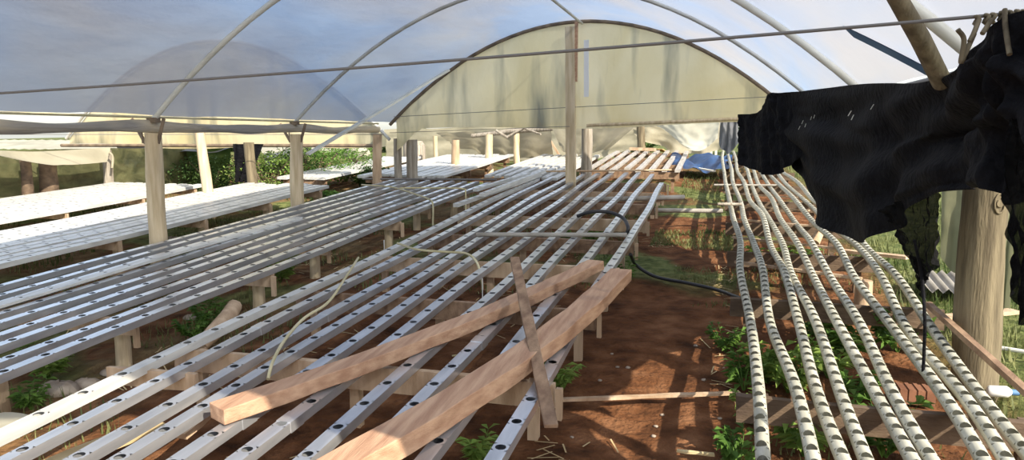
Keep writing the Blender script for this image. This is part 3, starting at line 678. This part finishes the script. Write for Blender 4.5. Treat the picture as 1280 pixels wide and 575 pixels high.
for pts in ([(1218, 42, 2.7), (1209, 62, 2.69), (1201, 78, 2.68), (1205, 50, 2.67), (1197, 37, 2.66)], [(1224, 24, 2.72), (1217, 42, 2.7), (1212, 52, 2.69)], [(1256, 12, 2.7), (1257, 35, 2.66), (1262, 68, 2.6)], [(1240, 24, 2.7), (1228, 42, 2.67)]):
    k = MB(); k.tube(catmull(cr(pts), 5), [0.008]*(5*(len(pts)-1)+1), 7); k.build('knotted_end', M['post_olive'], ct)
for (u, v, w) in ((998, 162, 3), (1002, 155, 3), (1006, 159, 2), (1013, 150, 2), (1017, 148, 2), (1060, 145, 4), (1064, 150, 3), (1088, 137, 4)):  # pale bars painted as daylight showing through tears in the cloth
    k = MB(); y = 6.7 if u < 1040 else 4.9
    c = ry(u, v, y-0.25)-Vector(ct.location); k.beam(c, c+Vector((0.004*w, 0, 0.03)), 0.004, 0.004, Vector((0, 1, 0)))
    o = k.build('slit_light', M['steel_light'], ct)

# second, small grey-violet rag at far right of the gable
def sheet(name, pts_top, pts_bot, m, label, cat='tarp', fold=0.03, freq=18, nu=40, nv=16, seed=0, sag=0.0, thick=True):
    T = catmull(pts_top, 8); B = catmull(pts_bot, 8)
    def samp(P, a):
        t = a*(len(P)-1); i = min(int(t), len(P)-2); return P[i].lerp(P[i+1], t-i)
    b = MB()
    def fn(a, c):
        r = samp(T, a).lerp(samp(B, a), c)
        o = fold*(0.3+c)*math.sin(a*freq+2*c+seed)+0.6*fold*noise.noise(Vector((a*8, c*6, seed)))
        return r+Vector((0.2*o, o, 0.2*o-sag*math.sin(PI*a)*math.sin(PI*c)))
    b.grid(fn, nu, nv); return tag(b.build(name, M[m]), label, cat)
sheet('rag', [ry(900, 152, 12), ry(922, 150, 12)], [ry(898, 180, 12), ry(910, 192, 12), ry(924, 178, 12)], 'grey_tarp', 'grey rag hanging just left of the black shade cloth')

# ------------------------------------------------------------------ behind the end cloth
# large beige tarps forming the back of the next house
sheet('back_tarp', [ry(480, 162, 19), ry(600, 158, 19), ry(720, 152, 19), ry(800, 148, 19)], [ry(480, 208, 19), ry(600, 206, 19), ry(700, 205, 19), ry(800, 186, 19)], 'beige_tarp', 'broad olive-beige tarp closing the back beyond the far benches', fold=.12, freq=26, nu=80)
sheet('back_tarp', [ry(790, 146, 18.2), ry(850, 148, 18.2), ry(905, 145, 18.2)], [ry(790, 168, 18.2), ry(850, 192, 18.2), ry(905, 188, 18.2)], 'beige_tarp', 'dull grey-beige tarp behind the sagging pale cloth at the far right', fold=.10, freq=20)
sheet('sagging_tarp', [ry(812, 153, 16.5), ry(850, 152, 16.3), ry(899, 151, 16.1)], [ry(838, 168, 16.5), ry(872, 189, 15.9), ry(898, 172, 16.1)], 'white_tarp', 'pale cream tarp sagging to a point at the far end above the blue sheet', fold=.07, freq=9, sag=0.1)
sheet('slanting_tarp', [ry(690, 160, 15.5), ry(745, 157, 15.2), ry(800, 153, 15.0)], [ry(700, 188, 16.5), ry(730, 192, 16.2), ry(762, 186, 16.0)], 'beige_tarp', 'slanting olive-beige tarp hanging between the tall post and the far olive post', fold=.06, freq=22)
sheet('slanting_tarp', [ry(545, 166, 17.5), ry(610, 163, 17.3), ry(690, 160, 17.0)], [ry(560, 180, 18), ry(620, 196, 18), ry(690, 200, 18)], 'beige_tarp', 'folded olive tarp hanging behind the row of far posts', fold=.10, freq=24)
b = MB(); c = gp(882, 205, .25)
def bl(a, t): return Vector((c.x-0.75+1.3*a, c.y-0.6+1.6*t, gz(c.y)+0.06+0.16*abs(math.sin(5*a+2*t))+0.1*noise.noise(Vector((a*5, t*5, 0)))+.25*t))
b.grid(bl, 20, 16); tag(b.build('blue_sheet', M['blue_tarp']), 'crumpled blue plastic sheet at the far end of the path', 'sheet')
b = MB(); c = ry(815, 190, 17.85); c.y = 17.75
b.grid(lambda a, t: Vector((c.x-0.45+0.9*a, c.y+.4*t, gz(c.y)+0.22+0.20*max(0, math.sin(PI*a))**.5*(1-t*.4)+0.05*noise.noise(Vector((a*7, t*5, 0))))), 16, 8)
tag(b.build('orange_bundle', M['orange']), 'yellow and orange cloth bundle at the foot of the far olive post', 'bundle')
b = MB(); b.beam(ry(787, 186, 17.3), ry(820, 187, 17.3), .1, .07); tag(b.build('wood_block', M['timber_pale']), 'short timber block on the far end of the farthest bench', 'block')
b = MB(); b.beam(gp(860, 208, .2), gp(893, 214, .2), .06, .03); tag(b.build('white_lath', M['steel_light']), 'whitish lath lying in front of the blue sheet', 'lath')
# far white stakes
for i, u in enumerate((882, 889, 895)):
    a = gp(u, 192, .1); k = MB(); k.beam((a.x, a.y, gz(a.y)-.05), (a.x, a.y, gz(a.y)+.62), .06, .04, Vector((0, 1, 0)), .003)
    tag(k.build('white_stake', M['steel_light']), 'upright pale stake behind the blue sheet, %s of three' % ('leftmost', 'middle one', 'rightmost')[i], 'stake', 'pale stakes at the end of the path')

# ------------------------------------------------------------------ left bay
# its gable: only the lower part shows under the valley roll
b = MB()
XL2 = -12.2
def lg(a, c):
    x = XL2+(XL-0.1-XL2)*a; xc = (XL2+XL)/2; hs = (XL-XL2)/2
    zt = 1.6+1.75*(1-((x-xc)/hs)**2); zb = 1.50+0.03*math.sin(a*12)-0.06*math.sin(PI*a)
    return (x, 11.35+0.04*noise.noise(Vector((x, c*2, 5))), zb+max(0.02, zt-zb)*c)
b.grid(lg, 60, 16); tag(b.build('wall_left', M['gable']), kind='structure')
b = MB(); b.tube([(XL2-0.1, 11.25, 1.47), (XL-.2, 11.25, 1.50)], 0.03, 8); tag(b.build('hem_pole', M['rust']), 'dark horizontal pole under the left bay end cloth', 'pole')
b = MB(); xc = (XL2+XL)/2; hs = (XL-XL2)/2
b.tube([(XL2+(XL-XL2)*i/24, 11.28, 1.6+1.75*(1-((XL2+(XL-XL2)*i/24-xc)/hs)**2)) for i in range(25)], 0.028, 8)
tag(b.build('roof_arch', M['steel']), 'grey arch framing the end cloth of the left bay, mostly above the plastic roll', 'roof arch')
sheet('sagging_cloth', [rx(-60, 184, -9.85), rx(0, 188, -9.85), rx(60, 189, -9.85), rx(139, 184, -9.85)], [rx(-60, 190, -9.6), rx(0, 193, -9.6), rx(55, 206, -9.55), rx(85, 206, -9.55), rx(136, 202, -9.65)], 'beige_tarp', 'long beige cloth sagging like a hammock at the far left', fold=.03, freq=10, sag=.03)
b = MB(); b.tube(catmull([rx(136, 190, -9.8), rx(140, 194, -9.78), rx(141, 200, -9.78), rx(140, 210, -9.78)], 5), .02, 8); tag(b.build('tied_end', M['beige_tarp']), 'knotted loose end of the sagging beige cloth', 'cloth')
sheet('shade_net', [(-10.35, 3.5, 1.45), (-10.3, 7, 1.45), (-10.3, 10, 1.45), (-10.2, 12.4, 1.40)], [(-10.35, 3.5, .15), (-10.3, 7, .3), (-10.3, 10, .45), (-10.2, 12.4, .55)], 'olive_net', 'olive shade net forming the far left side wall', fold=.06, freq=46, nu=120, nv=24)
for u, w, d in ((35, .16, 'dark post behind the leftmost bench, farther left of the two'), (62, .26, 'broad dark post against the olive net behind the leftmost bench')):
    a = rx(u, 240, -10.02); round_post((a.x, a.y, gz(a.y)-.05), (a.x, a.y, 1.34), w/2, 'timber_dark', d)
a = rx(136, 225, -10.0); round_post((a.x, a.y, gz(a.y)-.05), (a.x, a.y, 1.42), .08, 'post_grey', 'grey post holding the right end of the sagging beige cloth')
sheet('blue_grey_rag', [ry(145, 182, 11.6), ry(186, 182, 11.6)], [ry(155, 203, 11.6), ry(164, 212, 11.6), ry(176, 202, 11.6)], 'grey_tarp', 'blue-grey triangular cloth hanging left of the nearest left post', fold=.02)
sheet('dark_net', [ry(205, 183, 12.2), ry(240, 186, 12.2), ry(290, 184, 12.2)], [ry(205, 240, 12.2), ry(240, 240, 12.2), ry(290, 240, 12.2)], 'leaf_dark', 'dark green net hanging behind the gap beside the nearest left post', fold=.10, freq=16)
sheet('silver_sheet', [ry(205, 178, 12.6), ry(260, 180, 12.6), ry(300, 176, 12.6)], [ry(205, 194, 12.1), ry(235, 188, 12.1), ry(262, 192, 12.1), ry(290, 184, 12.1)], 'grey_tarp', 'silver-grey sheet peaked over the dark green net', fold=.05, freq=9)
sheet('black_sheet', [ry(291, 180, 11.0), ry(330, 180, 11.0)], [ry(293, 227, 11.0), ry(310, 228, 11.0)], 'black_cloth', 'black sheet hanging left of the olive-grey post', fold=.03)
sheet('white_roof_sheet', [ry(310, 176, 16), ry(350, 176, 16), ry(380, 176, 16)], [ry(325, 190, 15), ry(345, 191, 15), ry(375, 180, 15)], 'white_tarp', 'pale sheet between the black sheet and the second left post', fold=.04)
sheet('grey_awning', [ry(330, 192, 13.2), ry(352, 190, 13.2), ry(376, 180, 13.2)], [ry(330, 208, 12.8), ry(350, 206, 12.8), ry(378, 192, 12.8)], 'grey_tarp', 'grey awning sagging behind the second left post', fold=.04)
sheet('white_awning', [ry(382, 178, 15.5), ry(420, 177, 15.5), ry(441, 178, 15.5)], [ry(386, 184, 14.6), ry(408, 192, 14.6), ry(441, 183, 14.6)], 'white_tarp', 'white awning sagging in a shallow curve right of the second left post', fold=.03)
sheet('black_awning', [ry(380, 184, 14.5), ry(408, 192, 14.5), ry(441, 183, 14.5), ry(456, 190, 14.5)], [ry(384, 189, 14.3), ry(406, 198, 14.3), ry(438, 188, 14.3), ry(456, 197, 14.3)], 'black_cloth', 'black strip hanging below the white awning', fold=.02)
b = MB(); c = ry(446, 193, 14.2)
b.grid(lambda a, t: c+Vector((.32*math.sin(PI*t)*math.cos(2*PI*a), .2*math.sin(PI*t)*math.sin(2*PI*a), .17*math.cos(PI*t)+.03*math.sin(9*a)*math.sin(6*t))), 16, 10)
tag(b.build('white_bundle', M['white_tarp']), 'small white crumpled bundle hanging right of the white awning', 'bundle')
b = MB(); c = ry(518, 190, 17)
b.tube([(c.x, c.y, gz(17)+.0), (c.x, c.y, gz(17)+.5), (c.x, c.y, gz(17)+.62)], [.28, .28, .2], 16); tag(b.build('water_barrel', M['post_grey']), 'grey barrel standing beside the thin far post', 'barrel')
b = MB()
for i in range(70):
    x0 = -22+.15*i; u0 = .02*(i % 2); u1 = .02*((i+1) % 2)
    b.add([(x0, 12.7, 1.34+u0), (x0+.15, 12.7, 1.34+u1), (x0+.15, 14.5, 1.52+u1), (x0, 14.5, 1.52+u0)], [(0, 1, 2, 3)])
tag(b.build('shed_roof', M['white_tarp']), 'pale corrugated shed roof behind the far left cloth', 'roof')

# ------------------------------------------------------------------ right outside
sheet('hanging_tarp', [ry(1178, 200, 5.9), ry(1205, 198, 5.8), ry(1246, 205, 5.6), ry(1275, 205, 5.5)], [ry(1176, 325, 5.9), ry(1200, 345, 5.8), ry(1246, 392, 5.6), ry(1262, 385, 5.5)], 'green_tarp', 'olive-green tarp hanging behind the thick right post', fold=.05, freq=14, nv=24)
b = MB(); n = 16; a = gp(1158, 378, .02); c0 = gp(1235, 378, .02)
vs = []; fs = []
for i in range(n*2+1):
    x = a.x+0.62*i/(n*2); vs += [(x, a.y, gz(a.y)+.12+.02*math.cos(i*PI/2)), (x, a.y+.5, gz(a.y)+.19+.02*math.cos(i*PI/2))]
fs = [(2*i, 2*i+2, 2*i+3, 2*i+1) for i in range(n*2)]
b.add(vs, fs, True); tag(b.build('corrugated_sheet', M['concrete']), 'white corrugated sheet on the grass left of the thick right post', 'sheet')
b = MB(); b.beam(gp(1180, 397, .14), gp(1268, 389, .14), .09, .025, rough=.002); tag(b.build('white_plank', M['timber_pale']), 'pale plank lying in the grass behind the thick right post', 'plank')
b = MB(); b.beam(gp(1040, 312, .12), gp(1135, 322, .16), .10, .03, rough=.002); tag(b.build('white_plank', M['timber_pale']), 'weathered plank across the grass behind the middle of the right bench', 'plank')
bar('steel_pipe', gp(1232, 432, .10), gp(1300, 443, .12), .014, 'steel_light', 'thin silver pipe in the grass at the right edge of the picture')
b = MB(); b.beam(gp(1160, 380, .42), gp(1300, 505, .40), .035, .03, rough=.002, seg=5); tag(b.build('side_lath', M['timber_brown']), 'brown lath running along the outer side of the right bench', 'lath')
# bottle lying in the grass
c = gp(1252, 490, .07); e = empty('plastic_bottle', c); tag(e, 'white and blue plastic bottle lying in the grass at the far right', 'bottle')
b = MB(); b.tube([(-.07, 0, 0), (-.06, 0, 0), (.03, .01, 0), (.05, .01, 0)], [.02, .032, .032, .016], 14); b.build('bottle_body', M['white'], e)
b = MB(); b.tube([(.05, .01, 0), (.085, .012, 0)], [.017, .017], 12); b.build('bottle_cap', M['blue_tape'], e)
# terracotta brick and stump under right bench
b = MB(); a = gp(1142, 480, .10)
b.box((a.x-.09, a.y-.06, gz(a.y)), (a.x+.10, a.y+.06, gz(a.y)+.08))
for i in range(4): b.box((a.x-.08+.045*i, a.y-.065, gz(a.y)+.02), (a.x-.06+.045*i, a.y+.06, gz(a.y)+.086))
tag(b.build('ribbed_brick', M['brick']), 'ribbed terracotta brick on the ground under the right bench', 'brick')
b = MB(); a = gp(1079, 376, .03); b.tube([(a.x, a.y, gz(a.y)-.03), (a.x, a.y, gz(a.y)+.2)], [.07, .062], 14, rough=.03)
tag(b.build('wood_stump', M['timber_pale']), 'short pale round stump standing under the right bench', 'stump')
b = MB(); b.tube([gp(1018, 305, .2), gp(1024, 292, .28)], [.05, .045], 12); tag(b.build('wood_stump', M['timber_pale']), 'pale yellow log end poking up between the right bench pipes', 'stump')
for i in range(5):
    y = 6.2+1.1*i; b = MB(); b.beam((0.2, y+.2, .30+gz(y)), (1.1, y-.35, .31+gz(y)), .03, .02, rough=.002)
    tag(b.build('thin_batten', M['timber_pale']), 'thin pale batten slanting under the right bench pipes, %s from the camera' % ORD[i], 'batten', 'battens under the right bench')

# ------------------------------------------------------------------ plants
def leaf_blade(b, base, d, length, width, droop=0.3):
    d = d.normalized(); side = d.cross(Vector((0, 0, 1)))
    if side.length < .05: side = Vector((1, 0, 0))
    side.normalize(); p1 = base+d*length*.5+Vector((0, 0, .02*length)); p2 = base+d*length-Vector((0, 0, droop*length))
    b.add([base, p1+side*width/2, p2, p1-side*width/2], [(0, 1, 2, 3)])
def weed(x, y, size, n, label, m='leaf', group='weeds along the benches'):
    z0 = hill(x, y); e = empty('weed', (x, y, z0)); st_ = MB(); lf = MB()
    for k in range(n):
        a = random.uniform(0, 2*PI); L = size*random.uniform(.5, 1); tip = Vector((math.cos(a)*L*.5, math.sin(a)*L*.5, L*.8))
        st_.tube([(0, 0, -.01), tip*.5+Vector((0, 0, L*.08)), tip], [.003, .0025, .0015], 4, cap=False)
        for q in range(5):
            t = .35+.16*q; c = tip*t
            for s_ in (-1, 1):
                aa = a+s_*random.uniform(.6, 1.5)
                leaf_blade(lf, c, Vector((math.cos(aa), math.sin(aa), random.uniform(.0, .6))), size*random.uniform(.22, .38), size*random.uniform(.10, .18))
    st_.build('stem', M['leaf'], e); lf.build('foliage', M[m], e)
    tag(e, label, 'weed', group)
W = [(960, 470, .30, 'beside the first right bench pipe'), (930, 478, .22, 'at the path edge of the right bench'), (1005, 560, .26, 'between the right bench pipes at the bottom'), (985, 480, .28, 'under the second right bench pipe'),
     (1058, 438, .30, 'in the middle of the right bench'), (1122, 432, .34, 'near the outer pipes of the right bench'), (1035, 460, .26, 'under the fourth right bench pipe'), (1108, 560, .30, 'at the bottom right under the pipes'),
     (955, 330, .28, 'under the right bench beyond the first cross board'), (1000, 335, .30, 'under the middle pipes beyond the first cross board'), (700, 478, .22, 'beside the right edge of the middle bench'), (602, 575, .20, 'at the bottom under the thick timber beam'),
     (60, 462, .26, 'large one below the left bench'), (38, 502, .18, 'light green one at the bottom left'), (350, 345, .26, 'below the front edge of the left bench'), (262, 398, .22, 'beside the pale log'),
     (240, 418, .20, 'in front of the pale log'), (740, 295, .24, 'under the middle bench near the grey pipe'), (700, 300, .22, 'under the middle bench left of the grey pipe'), (780, 345, .25, 'beside the far ends of the timber beams'),
     (907, 430, .20, 'on the path by the first pipe'), (925, 575, .20, 'at the bottom edge of the path'), (1075, 490, .24, 'by the terracotta brick'), (1015, 420, .24, 'under the third pipe'), (940, 520, .18, 'under the first pipe near the bottom'), (1150, 420, .24, 'under the outermost pipes')]
for u, v, s_, d in W:
    a = gp(u, v, 0.03); weed(a.x, a.y, s_*1.15, 12, 'leafy green weed %s' % d, random.choice(['leaf', 'leaf', 'leaf_light']))
# grass
gr = MB(); random.seed(3)
def blade(x, y, h_):
    z = hill(x, y)-.005; a = random.uniform(0, 2*PI); w = .004+.0012*y*.4; l_ = h_*random.uniform(.5, 1.2)
    dx, dy = math.cos(a), math.sin(a); lean = random.uniform(.1, .6)*l_
    b0 = Vector((x-dy*w, y+dx*w, z)); b1 = Vector((x+dy*w, y-dx*w, z)); t = Vector((x+dx*lean, y+dy*lean, z+l_)); gr.add([b0, b1, t], [(0, 1, 2)])
def zone(x0, x1, y0, y1, n, h_, thr=-.1, sc=1.2):
    k = 0
    while k < n:
        x = random.uniform(x0, x1); y = random.uniform(y0, y1); k += 1
        if noise.noise(Vector((x*sc, y*sc, 9))) < thr: continue
        blade(x, y, h_)
zone(1.5, 4.5, 3.5, 9, 9000, .10, -.4); zone(1.5, 6, 9, 18, 3000, .14, -.5)
zone(-.7, .3, 8.4, 9.6, 1600, .05, -.3); zone(-.5, .25, 6.0, 11.5, 2500, .05, .1); zone(-.6, .1, 12, 17, 1200, .06, -.2)
zone(-5.6, -2.9, 2.5, 12, 9000, .09, .08); zone(-8.2, -5.5, 4, 12, 6000, .12, .0); zone(-2.9, -.8, 6, 11, 2500, .07, .1)
zone(.2, 1.5, 2, 9, 2500, .06, .1); zone(-16, -8, 6, 13, 4000, .16, -.2)
tag(gr.build('grass', M['grass']), 'short green and dry grass growing on the ground around and under the benches', 'grass', kind='stuff')
# fallen straw and chips
sw = MB(); random.seed(5)
for k in range(1500):
    x = random.choice([random.uniform(-3.6, -.9), random.uniform(-.8, .2), random.uniform(-5.5, -3.2)]); y = random.uniform(2, 9)
    if noise.noise(Vector((x*.9, y*.9, 20))) < .05: continue
    a = random.uniform(0, PI); L = random.uniform(.02, .09); z = hill(x, y)+.012
    p = Vector((x, y, z)); d = Vector((math.cos(a), math.sin(a), random.uniform(-.1, .15)))*L; s_ = Vector((-math.sin(a), math.cos(a), 0))*.004
    sw.add([p-d-s_, p+d-s_, p+d+s_, p-d+s_], [(0, 1, 2, 3)])
tag(sw.build('straw_litter', M['straw']), 'dry straw and wood chips littering the soil under the benches', 'litter', kind='stuff')
# stones
stone_me = []
for q in range(3):
    b = MB(); b.grid(lambda a, t: Vector((math.sin(PI*t)*math.cos(2*PI*a), math.sin(PI*t)*math.sin(2*PI*a)*.8, .55*math.cos(PI*t)))*(1+.3*noise.noise(Vector((math.cos(2*PI*a)*2, math.sin(2*PI*a)*2, t*4+q*5)))), 10, 7); stone_me.append(b)
random.seed(11)
SP = [(765, 437), (772, 453), (785, 453), (828, 512), (820, 528), (817, 541), (925, 505), (900, 520), (750, 470), (880, 470), (905, 455), (715, 545), (845, 330), (870, 428), (920, 550)]
for i, (u, v) in enumerate(SP):
    a = gp(u, v, .0); s_ = random.uniform(.008, .018); bb = stone_me[i % 3]
    me_b = MB(); me_b.v = [(x*s_, y*s_, z*s_) for x, y, z in bb.v]; me_b.f = bb.f; me_b.smooth = bb.smooth
    o = me_b.build('stone', M['stone']); o.location = (a.x, a.y, hill(a.x, a.y)+s_*.3); tag(o, 'small pale stone lying on the brown soil of the path', 'stone', 'small pale stones on the path')
for (u, v, s_, d) in ((75, 487, .10, 'grey rock on the ground below the left bench, bottom left'), (110, 480, .07, 'smaller grey rock right of the bottom left rock'), (240, 392, .06, 'whitish rag-like stone beside the left bench trestle'), (137, 462, .05, 'small brown clod by the round leg of the left bench'), (215, 300, .09, 'pale stone under the second bench from the left')):
    a = gp(u, v, 0); bb = stone_me[0]; me_b = MB(); me_b.v = [(x*s_*1.4, y*s_, z*s_) for x, y, z in bb.v]; me_b.f = bb.f; me_b.smooth = bb.smooth
    o = me_b.build('rock', M['stone']); o.location = (a.x, a.y, hill(a.x, a.y)+s_*.25); tag(o, d, 'rock')

def bush(x, y, rx_, rz_, n, m, label, z0=None, lsz=.07, name='bush'):
    z0 = hill(x, y) if z0 is None else z0; e = empty(name, (x, y, z0)); b = MB()
    for k in range(n):
        v = Vector((random.gauss(0, 1), random.gauss(0, 1), random.gauss(0, 1))).normalized()*random.uniform(.55, 1)
        p = Vector((v.x*rx_, v.y*rx_*.8, rz_+v.z*rz_)); d = Vector((random.uniform(-1, 1), random.uniform(-1, 1), random.uniform(-.3, 1)))
        leaf_blade(b, p*(1+.15*noise.noise(p*2)), d, lsz*random.uniform(.7, 1.5), lsz*.55)
    b.build('foliage', M[m], e); t = MB()
    for k in range(4):
        a = k*1.6; t.tube([(0, 0, -.05), (math.cos(a)*rx_*.3, math.sin(a)*rx_*.3, rz_), (math.cos(a)*rx_*.6, math.sin(a)*rx_*.5, rz_*1.6)], [.03, .02, .008], 6)
    t.build('stem', M['bark'], e); return tag(e, label, 'bush', None)
random.seed(21)
for (u, v, Y, r, z, m, d) in ((335, 225, 11.6, .8, .42, 'leaf_light', 'bright green bush right of the olive-grey post'), (392, 215, 12.6, .9, .42, 'leaf', 'green bush just right of the second left post'),
        (430, 212, 13.6, .9, .40, 'leaf', 'green bush below the black awning strip'), (360, 220, 12.4, .8, .40, 'leaf_dark', 'darker green bush behind the second left post'), (468, 216, 12.6, .5, .22, 'leaf_dark', 'dark low bush left of the orange-tinted post'),
        (410, 240, 10.6, .3, .12, 'leaf', 'low green plants in the gap at the end of the second left bench'), (265, 238, 12.0, .8, .35, 'leaf_dark', 'dark bush in front of the dark green net')):
    a = ry(u, v, Y); bush(a.x, Y, r, z, 1500, m, d)
for i, (x, y, r, z, d) in enumerate(((-16, 22, 2.4, .35, 'leftmost'), (-10, 24, 2.4, .35, 'second from left'), (-4, 26, 2.4, .4, 'middle'), (2.5, 24, 2.4, .6, 'second from right'), (7, 16, 2.2, .8, 'rightmost'))):
    bush(x, y, r, z, 2600, 'leaf_dark', 'broad dark hedge bush behind the greenhouses, %s' % d, lsz=.2, name='hedge_bush')

# ------------------------------------------------------------------ light
sun_travel = Vector((-1.10, 0.80, -1.0)).normalized()
sl = bpy.data.lights.new('sun', 'SUN'); sl.energy = 6.4; sl.angle = math.radians(0.6); sl.color = (1.0, 0.90, 0.74)
so = bpy.data.objects.new('sun', sl); COL.objects.link(so); so.rotation_euler = sun_travel.to_track_quat('-Z', 'Y').to_euler(); so.location = (5, -5, 8)
w = bpy.data.worlds.new('world'); bpy.context.scene.world = w; w.use_nodes = True
nt = w.node_tree; bg = nt.nodes['Background']; sk = nt.nodes.new('ShaderNodeTexSky'); sk.sky_type = 'NISHITA'; sk.sun_disc = False
to_sun = -sun_travel; sk.sun_elevation = math.asin(to_sun.z); sk.sun_rotation = math.atan2(to_sun.x, to_sun.y); sk.air_density = 1.0; sk.dust_density = 1.5
hs_ = nt.nodes.new('ShaderNodeHueSaturation'); hs_.inputs['Saturation'].default_value = 0.8; nt.links.new(sk.outputs[0], hs_.inputs['Color'])
tcw = nt.nodes.new('ShaderNodeTexCoord'); mpw = nt.nodes.new('ShaderNodeMapping'); mpw.inputs['Scale'].default_value = (1, 1, 2.5); nt.links.new(tcw.outputs['Generated'], mpw.inputs['Vector'])
cl = nt.nodes.new('ShaderNodeTexNoise'); cl.inputs['Scale'].default_value = 2.2; cl.inputs['Detail'].default_value = 7; nt.links.new(mpw.outputs[0], cl.inputs['Vector'])
clr = nt.nodes.new('ShaderNodeMapRange'); clr.inputs[1].default_value = 0.45; clr.inputs[2].default_value = 0.68; clr.inputs[3].default_value = 0.15; clr.inputs[4].default_value = 0.8; nt.links.new(cl.outputs['Fac'], clr.inputs[0])
mxw = nt.nodes.new('ShaderNodeMix'); mxw.data_type = 'RGBA'; nt.links.new(clr.outputs[0], mxw.inputs[0]); nt.links.new(hs_.outputs[0], mxw.inputs[6]); mxw.inputs[7].default_value = (3.6, 3.5, 3.3, 1)
nt.links.new(mxw.outputs[2], bg.inputs[0]); bg.inputs[1].default_value = 0.25
sc = bpy.context.scene
sc.view_settings.view_transform = 'Standard'; sc.view_settings.look = 'None'; sc.view_settings.exposure = 0.36; sc.view_settings.gamma = 1; sc.view_settings.use_curve_mapping = False
